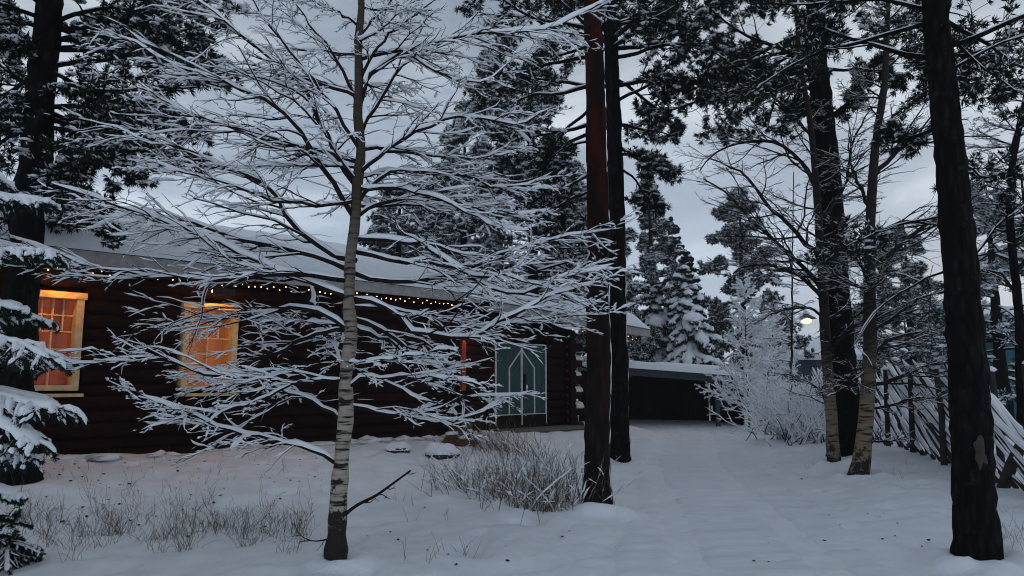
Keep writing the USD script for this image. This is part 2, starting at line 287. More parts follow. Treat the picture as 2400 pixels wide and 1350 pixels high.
wins = [(-0.36, 0.38, 1.54, 3.0), (1.92, 2.88, 1.53, 3.0)]
wins[0] = (-0.40, 0.38, 1.54, 3.0)
door = (9.42, 11.24, 0.55, 2.62)
rng = np.random.default_rng(5)
R_LOG = 0.125
def log_seg(s0, s1, z, d=-R_LOG):
    K = max(2, int((s1 - s0) / 0.7) + 1); s = np.linspace(s0, s1, K)
    P = np.stack([wall(a, d + rng.normal(0, 0.009), z + rng.normal(0, 0.007)) for a in s])
    mb = MB(); tubes(mb, P, R_LOG + rng.normal(0, 0.007), 12, cap=True); put('log', mb.mesh(), M['log'], house, smooth=40)
rows = np.arange(Z0 + 0.1, 3.5, 0.215)
for i, z in enumerate(rows):
    cuts = [(-7.0 - 0.2 * (i % 2), None)]; a = -7.0; spans = []
    for (c0, c1, b, t) in wins + [door]:
        if b - 0.05 < z < t + 0.10: spans.append((a, c0 - 0.05)); a = c1 + 0.05
    top_here = z < 2.95
    spans.append((a, HEND + (0.42 if i % 2 == 0 else 0.02)))
    for s0, s1 in spans:
        if z > H1: s1 = min(s1, 8.35)
        elif z > 3.0 and s1 > 8: s1 = min(s1, 12.0)
        log_seg(s0, s1, float(z))
    for sc in ((8.05, HEND - 0.2) if z < H1 else (8.05,)):         # cross-wall log ends that stand out of the facade
        mb = MB(); q = wall(sc, 0, z + 0.1); tubes(mb, np.stack([wall(sc, -4.5, z + 0.1), wall(sc, 0.16, z + 0.1)]), R_LOG, 10, cap=True)
        put('log', mb.mesh(), M['log'], house, smooth=40)
    if i % 2 == 0 and 0.7 < z < 2.4:       # snow lying on the log ends at the corner
        mb = MB(); s = np.linspace(HEND + 0.0, HEND + 0.44, 6); P = np.stack([wall(a_, -R_LOG, z) for a_ in s])[None]
        snow_on(mb, P, R_LOG * 1.1, 0.15, 0.12, rng, 8, 0.15); put('log_end_snow', mb.mesh(), M['bsnow'], house, smooth=True)
mb = MB(); wbox(mb, -7.2, 12.3, -5.6, -0.30, 0.0, 3.2); wbox(mb, -7.2, 8.38, -3.3, -0.302, 3.203, 3.615); wbox(mb, 8.381, 12.0, -3.3, -0.302, 3.203, 3.33); put('inner_wall', mb.mesh(), M['dark'], house)
# stone footing
for s in np.arange(-6.8, 9.2, 0.62):
    mb = MB(); m = trimesh.creation.icosphere(1); v = np.array(m.vertices) * [0.36, 0.22, 0.2] * rng.uniform(0.8, 1.15, 3) + rng.normal(0, 0.012, (len(m.vertices), 3))
    mb.add(v @ WM[:3, :3].T + wall(s + rng.normal(0, 0.05), -0.02, 0.30), np.array(m.faces)[:, ::-1]); put('footing_stone', mb.mesh(), M['stone'], house)
def window(s0, s1, z0, z1, pane, label):
    mb = MB(); w = 0.10
    wbox(mb, s0, s0 + w, -0.22, 0.05, z0, z1 - w); wbox(mb, s1 - w, s1, -0.22, 0.05, z0, z1 - w); wbox(mb, s0 - 0.03, s1 + 0.03, -0.22, 0.07, z1 - w, z1); wbox(mb, s0, s1, -0.22, 0.043, z0 - 0.04, z0 + 0.045)
    wn = put('window', mb.mesh(), M['frame'], house, label=label)
    mb = MB(); wbox(mb, s0 - 0.06, s1 + 0.06, -0.2, 0.11, z0 - 0.135, z0 - 0.085); put('sill', mb.mesh(), M['frame'], wn)
    a0, a1, b0, b1 = s0 + w, s1 - w, z0 + 0.045, z1 - w
    hs, hl = (b1 - b0) * 0.19, (b1 - b0) * 0.62 / 3
    zs = [b1, b1 - hs, b1 - 2 * hs] + [b1 - 2 * hs - hl * k for k in (1, 2, 3)]
    for k in range(1, 5):
        mb = MB(); wbox(mb, a0, a1, -0.15, -0.10, zs[k] - 0.011, zs[k] + 0.011); put('muntin', mb.mesh(), M['muntin'], wn)
    mb = MB(); c = (a0 + a1) / 2; wbox(mb, c - 0.014, c + 0.014, -0.152, -0.095, b0, b1); put('muntin', mb.mesh(), M['muntin'], wn)
    for q in (0.25, 0.75):
        mb = MB(); c2 = a0 + (a1 - a0) * q; wbox(mb, c2 - 0.010, c2 + 0.010, -0.151, -0.098, zs[2], b1); put('muntin', mb.mesh(), M['muntin'], wn)
    for r in range(5):
        n = 4 if r < 2 else 2
        for k in range(n):
            mb = MB(); x0, x1 = a0 + (a1 - a0) * k / n, a0 + (a1 - a0) * (k + 1) / n
            wbox(mb, x0 + 0.004, x1 - 0.004, -0.162, -0.157, zs[r + 1] + 0.004, zs[r] - 0.004); put('pane', mb.mesh(), pane, wn)
    mb = MB(); wbox(mb, s0 + 0.02, s1 - 0.02, -0.29, -0.225, z0, z1 - 0.01); put('reveal', mb.mesh(), M['dark'], wn)
window(*wins[0], M['pane1'], 'red glowing window')
window(*wins[1], M['pane2'], 'amber glowing window')
# double door
M['doorgreen'] = bumpy('green_door_paint', [(0.3, (0.016, 0.052, 0.048)), (0.7, (0.034, 0.095, 0.088))], 5, 0.2, 0.55, stretch=(3, 3, 0.5))
M['trim'] = plain('white_trim', (0.78, 0.80, 0.79), 0.6)
dr = thing.__wrapped__ if False else UsdGeom.Xform.Define(stage, numbered(str(house.GetPath()), 'door')).GetPrim()
tag(dr, 'green double door with white pointed-arch trim')
ds0, ds1, dz0, dz1 = 9.42, 11.24, 0.85, 2.60; dc = (ds0 + ds1) / 2
from shapely.geometry import Polygon, box as sbox
from shapely import affinity
for leaf in (0, 1):
    L0, L1 = (ds0 + 0.02, dc - 0.02) if leaf == 0 else (dc + 0.02, ds1 - 0.02)
    area = sbox(L0, dz0 + 0.02, L1, dz1 - 0.02); sgn = 1 if leaf == 0 else -1
    for k in range(-14, 20):
        strip = affinity.rotate(sbox(-3, -0.064, 3, 0.064), sgn * 48, origin=(0, 0)); strip = affinity.translate(strip, (L0 + L1) / 2, dz0 + 0.135 / math.cos(math.radians(48)) * k)
        g = strip.intersection(area)
        if g.is_empty or g.area < 0.004 or g.geom_type != 'Polygon': continue
        e = trimesh.creation.extrude_polygon(g, 0.03, engine='earcut'); v = np.array(e.vertices)[:, [0, 2, 1]]; v[:, 1] += -0.06 + rng.uniform(0, 0.006)
        mb = MB(); mb.add(v @ WM[:3, :3].T + WM[:3, 3], np.array(e.faces)); put('plank', mb.mesh(), M['doorgreen'], dr)
mb = MB(); wbox(mb, ds0, ds1, -0.12, -0.064, dz0, dz1); put('backing', mb.mesh(), M['dark'], dr)
def strip2(p, q, w=0.026, d0=-0.03, d1=0.0):
    mb = MB(); beam(mb, wall(p[0], (d0 + d1) / 2, p[1]), wall(q[0], (d0 + d1) / 2, q[1]), abs(d1 - d0), w, up=(0, 0, 1) if abs(p[0] - q[0]) > 1e-6 else tuple(np.r_[U2, 0]))
    put('trim', mb.mesh(), M['trim'], dr)
def vstrip(s, z0, z1, w=0.026, d1=0.002): mb = MB(); wbox(mb, s - w / 2, s + w / 2, -0.03, d1, z0, z1); put('trim', mb.mesh(), M['trim'], dr)
for s in (ds0, ds1): vstrip(s, 0.60, dz1, 0.03)
vstrip(dc, 0.60, dz1 - 0.10, 0.035, 0.006)
for z in (dz0, dz1): mb = MB(); wbox(mb, ds0 + 0.015, ds1 - 0.015, -0.03, -0.004, z - 0.014, z + 0.014); put('trim', mb.mesh(), M['trim'], dr)
for q in (0.26, 0.76):
    s = ds0 + (ds1 - ds0) * q; vstrip(s, dz0 + 0.014, dz0 + 1.15, 0.024, 0.0)
    strip2((s, dz0 + 1.15), (dc, dz1 - 0.14), 0.026, -0.028, 0.001)
mb = MB(); wbox(mb, dc + 0.08, dc + 0.13, -0.03, 0.05, 1.45, 1.85); put('handle', mb.mesh(), M['steel'], dr)
mb = MB(); wbox(mb, ds0 - 0.1, ds1 + 0.1, -0.10, 0.0, 0.45, 0.845); put('threshold', mb.mesh(), M['dark'], house)
M['oldwood'] = bumpy('weathered_plank', [(0.3, (0.10, 0.09, 0.08)), (0.7, (0.20, 0.18, 0.16))], 4, 0.3, 0.85, stretch=(4, 4, 1))
for k in range(3): mb = MB(); wbox(mb, ds0 - 0.15, ds1 + 0.75, 0.05 + 0.3 * k, 0.33 + 0.3 * k, 0.48, 0.535 + 0.004 * k); put('step_plank', mb.mesh(), M['oldwood'], house)
mb = MB(); wbox(mb, 8.10, 8.22, 0.17, 0.24, 1.45, 2.75); put('corner_board', mb.mesh(), M['redpaint'], house, label='bright red upright board')
mb = MB(); wbox(mb, 12.05, 12.3, 0.01, 0.05, 0.6, 2.9); put('corner_board', mb.mesh(), M['redpaint'], house)
# roofs: slab, fascia, soffit boards, gutter and a thick lumpy blanket of snow
def roof(s0, s1, ze0, ze1, depth, slope, over=0.5, snow_t=0.26, sag=0.0, round_ends=0.5, nb=9):
    """Eave from height ze0 (at s0) to ze1 (at s1), rising backwards by slope; snow on top."""
    tip = over
    mb = MB(); ns = 24; S = np.linspace(s0, s1, ns); Z = ze0 + (ze1 - ze0) * (S - s0) / (s1 - s0)
    for lo, hi, nm in ((0.0, 0.14, 'roof'),):
        V = []; 
        for s, z in zip(S, Z): V += [wall(s, tip, z + lo), wall(s, tip, z + hi), wall(s, tip - depth, z + depth * slope + hi), wall(s, tip - depth, z + depth * slope + lo)]
        q = quads(1, ns, 4); mb.add(V, q); mb.add(V[:4], [[0, 1, 2, 3]]); mb.add(V[-4:], [[3, 2, 1, 0]])
    rf = put('roof', mb.mesh(), M['dark'], house)
    mb = MB(); beam(mb, wall(s0, tip + 0.015, ze0 + 0.03), wall(s1, tip + 0.015, ze1 + 0.03), 0.03, 0.2); put('fascia_board', mb.mesh(), M['fascia'], rf)
    for k in range(3):
        d = tip - 0.09 - 0.16 * k
        if d < 0.05: break
        mb = MB(); beam(mb, wall(s0, d, ze0 - 0.016 + (tip - d) * slope * 0.2), wall(s1, d, ze1 - 0.016 + (tip - d) * slope * 0.2), 0.15, 0.022); put('soffit_board', mb.mesh(), M['fascia'], rf)
    # snow blanket as a height field with a rounded, overhanging rim
    ns, nd = int((s1 - s0) / 0.14), 30; S = np.linspace(s0 - 0.03, s1 + 0.03, ns); D = np.r_[tip + 0.05, np.linspace(tip + 0.03, tip - 0.6, 10), np.linspace(tip - 0.7, tip - depth, nd - 11)]
    SS, DD = np.meshgrid(S, D, indexing='ij'); zb = ze0 + (ze1 - ze0) * (SS - s0) / (s1 - s0) + (tip - DD) * slope + 0.143
    pp = np.stack([SS * 0.9, DD * 0.9, 0 * SS], -1); th = snow_t * (0.75 + 0.55 * meshkit.fbm(pp, 3, 7)) + 0.05 * meshkit.fbm(pp * 5, 2, 9)
    rim = np.sqrt(np.clip((tip + 0.05 - DD) / 0.3, 0, 1)) if True else 1
    endr = np.sqrt(np.clip((s1 + 0.03 - SS) / round_ends, 0, 1)) * np.sqrt(np.clip((SS - s0 + 0.03) / round_ends, 0, 1))
    T = th * rim * endr; out = DD + 0.05 * meshkit.noise(np.stack([SS * 2, 0 * SS, 0 * SS], -1), 4) * (DD > tip)
    top = WM[:2, 3] + SS[..., None] * U2 + out[..., None] * N2
    V = np.concatenate([top, (zb + T + 0.006)[..., None]], -1).reshape(-1, 3); idx = np.arange(ns * nd).reshape(ns, nd)
    f = np.stack([idx[:-1, :-1], idx[:-1, 1:], idx[1:, 1:], idx[1:, :-1]], -1).reshape(-1, 4)
    mb = MB(); mb.add(V, f)
    put('roof_snow', mb.mesh(), M['bsnow'], rf, smooth=True)
    return rf
roof(-7.5, 8.45, 3.42, 3.50, 4.4, 0.26, over=0.55, snow_t=0.42, round_ends=0.7)
mb = MB()
roof(8.55, 14.9, 3.34, 3.02, 4.2, 0.16, over=0.75, snow_t=0.34, round_ends=0.5)
for sp in (12.9,):                    # porch posts under the low roof
    mb = MB(); tubes(mb, np.stack([wall(sp, 0.35, -0.2), wall(sp, 0.35, 3.0)]), 0.09, 8); put('porch_post', mb.mesh(), M['log'], house, smooth=40)
for k in range(4):
    z = 2.0 + 0.21 * k; mb = MB(); tubes(mb, np.stack([wall(13.6, -0.3, z), wall(14.6, -0.3, z)]), 0.11, 10, cap=True); put('log', mb.mesh(), M['log'], house, smooth=40)

# lamps and string lights on the house
M['bulb'] = glow('warm_bulb', (1.0, 0.48, 0.14), 8.0)
M['tube'] = glow('warm_lamp', (1.0, 0.38, 0.055), 75.0)
def wall_lamp(s, z, label, power=1.0):
    t = thing('wall_lamp', label, 'lamp')
    mb = MB(); wbox(mb, s - 0.03, s + 0.03, 0.002, 0.34, z + 0.02, z + 0.05); put('bracket', mb.mesh(), M['steel'], t)
    mb = MB(); wbox(mb, s - 0.2, s + 0.2, 0.27, 0.40, z + 0.055, z + 0.07); wbox(mb, s - 0.2, s + 0.2, 0.402, 0.414, z - 0.035, z + 0.07); put('hood', mb.mesh(), M['steel'], t)
    mb = MB(); tubes(mb, np.stack([wall(s - 0.17, 0.335, z + 0.02), wall(s + 0.17, 0.335, z + 0.02)]), 0.022, 8, cap=True); put('lamp_tube', mb.mesh(), M['tube'], t)
wall_lamp(0.0, 3.16, 'warm tube lamp above the left red-lit window under the eave')
wall_lamp(2.42, 3.16, 'warm tube lamp above the amber-lit window under the eave')
wall_lamp(8.35, 2.85, 'warm tube lamp beside the red upright board on the log wall')
wall_lamp(14.2, 2.72, 'warm tube lamp under the far end of the low porch roof')
def string(s0, s1, z0, z1, n, label):
    t = thing('string_lights', label, 'string lights'); S = np.linspace(s0, s1, n)
    dr_ = np.abs(np.sin(np.arange(n) * 1.7)) * 0.09; P = np.stack([wall(s, 0.44, z0 + (z1 - z0) * (s - s0) / (s1 - s0) - q) for s, q in zip(S, dr_)])
    mb = MB(); tubes(mb, P, 0.004, 3); put('wire', mb.mesh(), M['steel'], t)
    for p in P:
        o = trimesh.creation.octahedron() if hasattr(trimesh.creation, 'octahedron') else trimesh.creation.icosphere(0)
        mb = MB(); mb.add(np.array(o.vertices) * 0.011 + p - [0, 0, 0.02], np.array(o.faces)); put('bulb', mb.mesh(), M['bulb'], t)
string(-0.6, 7.6, 3.36, 3.44, 70, 'string of small warm bulbs along the main eave above the windows')
string(11.6, 14.7, 3.13, 2.96, 16, 'string of small warm bulbs along the low porch eave right of the door')

# ------------------------------------------------------------------ carport, fence, street lamp, far buildings
def snow_slab(mb, x0, x1, y0, y1, zf, t, seed, rim=0.3, cell=0.15):
    nx, ny = max(8, int((x1 - x0) / cell)), max(8, int((y1 - y0) / cell)); X, Y = np.meshgrid(np.linspace(x0, x1, nx), np.linspace(y0, y1, ny), indexing='ij')
    e = np.minimum(np.minimum(X - x0, x1 - X), np.minimum(Y - y0, y1 - Y)); pp = np.stack([X * 0.8, Y * 0.8, 0 * X], -1)
    Z = zf(X, Y) + np.sqrt(np.clip(e / rim, 0, 1)) * t * (0.7 + 0.6 * meshkit.fbm(pp, 3, seed))
    idx = np.arange(nx * ny).reshape(nx, ny); mb.add(np.stack([X, Y, Z], -1), np.stack([idx[:-1, :-1], idx[1:, :-1], idx[1:, 1:], idx[:-1, 1:]], -1).reshape(-1, 4))
M['carport'] = plain('blue_grey_board', (0.055, 0.065, 0.08), 0.7)
cp = thing('carport', 'low dark open carport with snowy roof at the end of the path', 'carport')
CY = 27.5; ca, cb = at(1385, 985, CY)[0], at(1690, 985, CY)[0]; zt = lambda x: 0.15 + 2.02 - 0.075 * (x - ca)
ze = cb + 0.75
def sloped(mb, x0, x1, y0, y1, lo, hi):
    m = box((x0, y0, 0), (x1, y1, 1)); v = np.array(m.vertices); v[:, 2] = zt(v[:, 0]) + np.where(v[:, 2] > 0.5, hi, lo); mb.add(v, np.array(m.faces)); return mb
put('roof', sloped(MB(), ca, ze, CY + 0.02, CY + 5.2, 0.0, 0.12).mesh(), M['carport'], cp)
put('fascia_board', sloped(MB(), ca, cb + 0.1, CY - 0.03, CY + 0.015, -0.14, 0.14).mesh(), M['carport'], cp)
mb = MB(); snow_slab(mb, ca - 0.05, ze + 0.12, CY - 0.12, CY + 5.3, lambda X, Y: zt(X) + 0.126, 0.28, 31); put('roof_snow', mb.mesh(), M['bsnow'], cp, smooth=True)
for x, y in ((cb - 0.08, CY + 0.1), (cb - 0.08, CY + 5.0), (ca + 0.1, CY + 0.1)):
    mb = MB(); beam(mb, (x, y, -0.1), (x, y, zt(x) - 0.15), 0.14, 0.14, up=(0, 1, 0)); put('post', mb.mesh(), M['carport'], cp)
mb = MB(); beam(mb, (cb, CY + 0.12, zt(cb) - 0.4), (cb + 1.0, CY + 0.12, zt(cb) - 1.15), 0.1, 0.16); put('brace', mb.mesh(), M['carport'], cp)
for k in range(int((cb + 0.9 - ca) / 0.25)):
    x = ca + 0.25 * k; mb = MB(); beam(mb, (x + 0.12, CY + 4.9, -0.1), (x + 0.12, CY + 4.9, zt(x) - 0.02), 0.246, 0.03, up=(0, 1, 0)); put('back_plank', mb.mesh(), M['dark'], cp)
for k in range(18):
    y = CY + 0.4 + 0.25 * k; mb = MB(); beam(mb, (cb + 0.9, y, -0.1), (cb + 0.9, y, zt(cb + 0.9) - 0.02), 0.246, 0.03, up=(1, 0, 0)); put('side_plank', mb.mesh(), M['dark'], cp)

put('rear_panel', trimesh.creation.box(bounds=[(ca, CY + 4.93, 0), (cb + 0.86, CY + 4.95, 1.5)]), M['dark'], cp)
put('side_panel', trimesh.creation.box(bounds=[(cb + 0.93, CY + 0.3, 0), (cb + 0.95, CY + 4.9, 1.35)]), M['dark'], cp)
M['pole'] = bumpy('grey_pole_wood', [(0.3, (0.016, 0.013, 0.012)), (0.7, (0.045, 0.038, 0.034))], 5, 0.4, 0.9)
fence = thing('pole_fence', 'slanting round-pole fence heaped with snow along the right side', 'fence')
fa, fb = np.array([9.35, 22.5]), np.array([6.55, 8.2]); fu = (fb - fa) / np.linalg.norm(fb - fa); fl = np.linalg.norm(fb - fa); fn = np.array([-fu[1], fu[0]])
if fn[0] > 0: fn = -fn
rng = np.random.default_rng(21)
def fp(s, d, h): p = fa + fu * s + fn * d; return np.array([p[0], p[1], float(gh(p[0], p[1])) + h])
s = 0.0
while s < fl:
    ln = rng.uniform(3.2, 4.6); top = rng.uniform(1.35, 1.9); dd = rng.normal(0, 0.05)
    a, b = fp(s - ln * 0.86, dd, top), fp(s, dd, 0.0)
    a = a - (0, 0, a[2] - b[2] - top); P = np.stack([a + (b - a) * q + rng.normal(0, 0.015, 3) for q in np.linspace(0, 1, 5)]); r = rng.uniform(0.028, 0.048)
    mb = MB(); tubes(mb, P, np.linspace(r * 0.8, r, 5), 7, cap=True); sl = put('slat', mb.mesh(), M['pole'], fence, smooth=40)
    mb = MB(); Q = np.stack([a + (b - a) * q for q in np.linspace(0.01, 0.97, 12)])[None]
    an = np.linspace(0, 2 * PI, 9)[:-1]; t_, aa, bb = frame(Q); k_ = rng.uniform(0.55, 1.25, (1, 12)) * np.r_[0.4, np.ones(10), 0.4]
    up = np.where(bb[..., 2:] < 0, -bb, bb); C = Q + up * r * 0.7; w, h = r * 1.05 * k_, 0.05 * k_
    V = C[:, :, None] + w[:, :, None, None] * np.cos(an)[None, None, :, None] * aa[:, :, None] + h[:, :, None, None] * np.where(np.sin(an) > 0, np.sin(an), 0.2 * np.sin(an))[None, None, :, None] * up[:, :, None]
    mb.add(V, quads(1, 12, 8)[:, ::-1]); put('snow', mb.mesh(), M['bsnow'], sl, smooth=True)
    s += rng.uniform(0.20, 0.40)
for s in np.arange(0.6, fl, 1.55):
    for d in (-0.13, 0.13):
        mb = MB(); P = np.stack([fp(s, d, -0.1), fp(s + 0.02, d * 0.9, 0.8), fp(s + rng.normal(0, 0.04), d * 0.8, rng.uniform(1.5, 1.8))]); tubes(mb, P, [0.055, 0.05, 0.042], 8, cap=True); ps = put('post', mb.mesh(), M['pole'], fence, smooth=40)
        mb = MB(); lumps(mb, P[-1:] + [0, 0, 0.02], 0.06, rng, 0.9); put('snow', mb.mesh(), M['bsnow'], ps, smooth=True)
pb, pt = gpoint(2345, 1140), at(2398, 1035, 10.4)
mb = MB(); P = np.stack([pb - [0, 0, 0.1], (pb + pt) / 2, pt + (pt - pb) * 0.25]); tubes(mb, P, [0.085, 0.08, 0.075], 10, cap=True); sl = put('prop_pole', mb.mesh(), M['pole'], fence, label='thick leaning prop pole', smooth=40)
mb = MB(); Q = np.linspace(P[0], P[2], 10)[None]; snow_on(mb, Q, 0.085, 0.10, 0.05, rng, 8, 0.25); put('snow', mb.mesh(), M['bsnow'], sl, smooth=True)

M['metal'] = plain('grey_metal', (0.03, 0.03, 0.035), 0.5)
M['lampglow'] = glow('street_lamp_glow', (1.0, 0.58, 0.30), 2.6)
lp = thing('street_lamp', 'glowing warm street lamp on a thin pole behind the bare birches', 'street lamp')
c = at(1890, 752, 34); px_ = at(1853, 752, 34)[0]
mb = MB(); tubes(mb, np.array([[px_, 34, 0.1], [px_, 34, 2.5], [px_, 34, c[2] + 0.45], [px_ + 0.25, 34, c[2] + 0.75], [c[0], 34, c[2] + 0.42]]), [0.06, 0.055, 0.045, 0.04, 0.035], 8); put('pole', mb.mesh(), M['metal'], lp, smooth=60)
mb = MB(); rr = np.array([0.05, 0.12, 0.42, 0.46]); tubes(mb, c + np.array([[0, 0, 0.42], [0, 0, 0.30], [0, 0, 0.14], [0, 0, 0.10]]), rr, 16); put('lamp_shade', mb.mesh(), M['metal'], lp, smooth=60)
mb = MB(); m = trimesh.creation.icosphere(2); mb.add(np.array(m.vertices) * [0.23, 0.23, 0.14] + c, np.array(m.faces)); put('lamp_globe', mb.mesh(), M['lampglow'], lp, smooth=True)
mb = MB(); lumps(mb, (c + [0, 0, 0.33])[None], 0.2, rng); put('snow_cap', mb.mesh(), M['bsnow'], lp, smooth=True)

M['bluehouse'] = plain('slate_blue_wall', (0.045, 0.07, 0.10), 0.8)
M['tealhouse'] = plain('teal_wall', (0.02, 0.10, 0.13), 0.8)
def shed(label, x, y, w, dpt, h, material):
    t = thing('far_shed', label, 'shed'); z = float(gh(x, y)) - 0.3
    put('wall', trimesh.creation.box(bounds=[(x - w / 2, y, z), (x + w / 2, y + dpt, z + h)]), material, t)
    e = 0.3; v = np.array([(x - w / 2 - e, y - e, z + h - 0.05), (x + w / 2 + e, y - e, z + h - 0.05), (x + w / 2 + e, y + dpt / 2, z + h + 1.1), (x - w / 2 - e, y + dpt / 2, z + h + 1.1), (x - w / 2 - e, y + dpt + e, z + h - 0.05), (x + w / 2 + e, y + dpt + e, z + h - 0.05)])
    f = np.array([(0, 1, 2, 3), (3, 2, 5, 4)]); mb = MB(); mb.add(np.r_[v, v + [0, 0, 0.3]], np.r_[f + 6, f[:, ::-1], [[0, 6, 7, 1][::-1]], [[0, 3, 9, 6][::-1]], [[1, 7, 8, 2][::-1]]]); put('roof_snow', mb.mesh(), M['bsnow'], t)
    for k in (-0.25, 0.25):
        mb = MB(); mb.add(*[np.array(q) for q in (box((x + k * w - 0.4, y - 0.05, z + h * 0.4), (x + k * w + 0.4, y - 0.012, z + h * 0.75)).vertices, box((0, 0, 0), (1, 1, 1)).faces)]); put('window', mb.mesh(), M['steel'], t)
xb = at(2000, 800, 42); shed('slate blue shed with snowy roof far behind the bare birches', xb[0], 42, 6, 5, 3.2, M['bluehouse'])
xb = at(2385, 810, 30); shed('teal shed with snowy roof beyond the fence at the right edge', xb[0] + 1.2, 30, 4.2, 5, 3.9, M['tealhouse'])

# ------------------------------------------------------------------ the snow-laden birch in front
birch = thing('snowy_birch', 'slender birch with white bark whose fine branches carry thick snow', 'birch tree')
tp = [(790, 1322), (795, 1240), (798, 1150), (804, 1000), (815, 800), (828, 600), (838, 400), (842, 200), (846, 0), (849, -220), (852, -420)]
BD = gpoint(790, 1318)[1]; TP = np.array([at(x, y, BD) for x, y in tp]); TP[0, 2] -= 0.12
rng = np.random.default_rng(77)
T = curve(TP, 60); T += (meshkit.noise(np.stack([np.arange(60) * 0.35, np.zeros(60), np.zeros(60)], -1), 3) - 0.5)[:, None] * [0.05, 0.05, 0]
hz = T[:, 2] - T[0, 2]; TR = np.interp(hz, [0, 0.15, 0.5, 1.2, 3, 5.3, 7.2], [0.115, 0.098, 0.082, 0.068, 0.052, 0.036, 0.02])
mb = MB(); tubes(mb, T, TR * (1 + 0.06 * rng.normal(0, 1, 60)), 14); put('trunk', mb.mesh(), M['birch'], birch, smooth=True)
def make_limb(P, r0, parent, n2, n3, n4=0, snow=1.0, bark='twig', name='branch', r1=0.25, flat=0.25, l2=(0.25, 0.55), sn_w=(0.026, 0.0125, 0.0078, 0.0062), gap=0.16, wig=0.15, S=(7, 5, 4), min_r=0.0028, up=-0.012, lev=0.38):
    K = len(P); R = np.linspace(r0, r0 * r1, K)[None]; P = P[None]
    mb, sb = MB(), MB(); tubes(mb, P, R, S[0])
    if snow: snow_on(sb, P, R, sn_w[0] * snow * np.linspace(1, 0.6, K), sn_w[0] * 1.15 * snow, rng, 8, 0.3, gap * 0.5)
    def level(P, R, per, KK, lf, wd, sides, wg, rs):
        p, d, L, r = spawn(P, R, per, rng, 0.12, 0.98, (0.25, 0.8), flat, lf); d[:, 2] *= lev; Q = grow(p, d, L, KK, rng, wg, up)
        r = np.maximum(r * rs, min_r); RR = r[:, None] * np.linspace(1, 0.4, KK); tubes(mb, Q, RR, sides)
        if snow:
            keep = rng.random(len(Q)) > 0.2; snow_on(sb, Q[keep], RR[keep], wd * 1.1 * snow, wd * 1.3 * snow, rng, 6, 0.55, gap)
        return Q, RR
    if n2:
        Q, RR = level(P, R, n2, 8, l2, sn_w[1], S[1], wig, 0.5)
        if n3:
            Q3, R3 = level(Q, RR, n3, 6, (0.35, 0.75), sn_w[2], S[2], wig * 1.2, 0.6)
            if n4: level(Q3, R3, n4, 4, (0.4, 0.75), sn_w[3], 3, wig * 1.2, 0.7)
    b = put(name, mb.mesh(), M[bark], parent)
    if sb.ok(): put('branch_snow', sb.mesh(), M['bsnow'], b, smooth=True)
    return b
limbs = [
 [(785, 1085), (740, 1057), (640, 1032), (540, 1008), (470, 980), (380, 945), (300, 900)], [(800, 985), (740, 945), (670, 915), (600, 900), (500, 905), (430, 930)],
 [(806, 905), (700, 875), (600, 885), (480, 880), (380, 838), (290, 845), (190, 858), (120, 835)], [(818, 770), (720, 790), (640, 830), (560, 872), (470, 880)],
 [(828, 700), (700, 655), (560, 592), (420, 532), (280, 482), (120, 430)], [(833, 610), (740, 572), (680, 520), (640, 445), (500, 380), (380, 335), (240, 315)],
 [(836, 520), (760, 400), (690, 290), (600, 225), (510, 185), (400, 150), (300, 95), (200, 60)], [(838, 440), (770, 330), (700, 190), (620, 130), (540, 60), (440, -20)],
 [(840, 345), (765, 230), (690, 130), (610, 30), (560, -50)], [(842, 265), (790, 140), (730, 60), (660, -30)], [(828, 660), (700, 642), (520, 655), (380, 652), (240, 632), (120, 590), (20, 550)],
 [(822, 780), (720, 720), (600, 735), (470, 752), (350, 775)], [(812, 890), (720, 892), (620, 930), (520, 962), (400, 960)], [(831, 640), (700, 590), (560, 560), (440, 520), (330, 505), (200, 470)],
 [(837, 470), (740, 480), (640, 470), (540, 430), (420, 400), (330, 370)], [(842, 230), (760, 200), (660, 175), (540, 165), (440, 190)], [(845, 60), (770, 20), (680, -20)], [(840, 380), (740, 350), (630, 330), (520, 290), (430, 260), (320, 190)],
 [(808, 915), (880, 882), (980, 884), (1060, 888), (1130, 905)], [(804, 945), (880, 962), (960, 978), (1060, 985), (1130, 965), (1170, 940)], [(814, 850), (880, 848), (980, 830), (1060, 815)], [(820, 760), (900, 792), (980, 842), (1090, 860)],
 [(826, 700), (900, 722), (1000, 782), (1080, 792), (1200, 742), (1330, 682), (1425, 662)], [(829, 640), (930, 662), (1050, 646), (1160, 602), (1290, 562), (1460, 535)], [(831, 590), (930, 612), (1050, 622), (1200, 690), (1310, 655), (1440, 618)],
 [(835, 510), (900, 475), (1000, 460), (1100, 480), (1200, 500), (1290, 488)], [(837, 440), (920, 442), (1040, 470), (1140, 522), (1240, 540)], [(839, 350), (900, 352), (1000, 362), (1100, 372), (1200, 330)], [(841, 255), (870, 175), (960, 115), (1080, 86), (1260, 70), (1370, 30), (1430, -10)],
 [(840, 330), (900, 215), (960, 142), (1020, 110), (1120, 30)], [(844, 190), (900, 92), (980, 30), (1060, -40)], [(846, 80), (900, 20), (980, -60)], [(838, 410), (940, 330), (1080, 272), (1200, 290), (1300, 250)],
 [(820, 745), (940, 805), (1000, 898), (1120, 930), (1250, 916)], [(832, 560), (960, 565), (1020, 590), (1100, 640), (1240, 660), (1380, 720)], [(824, 720), (960, 730), (1100, 770), (1240, 750), (1420, 738)], [(843, 140), (930, 120), (1020, 165), (1130, 190), (1200, 140)], [(836, 480), (930, 400), (1040, 400), (1180, 440), (1300, 400)],
]
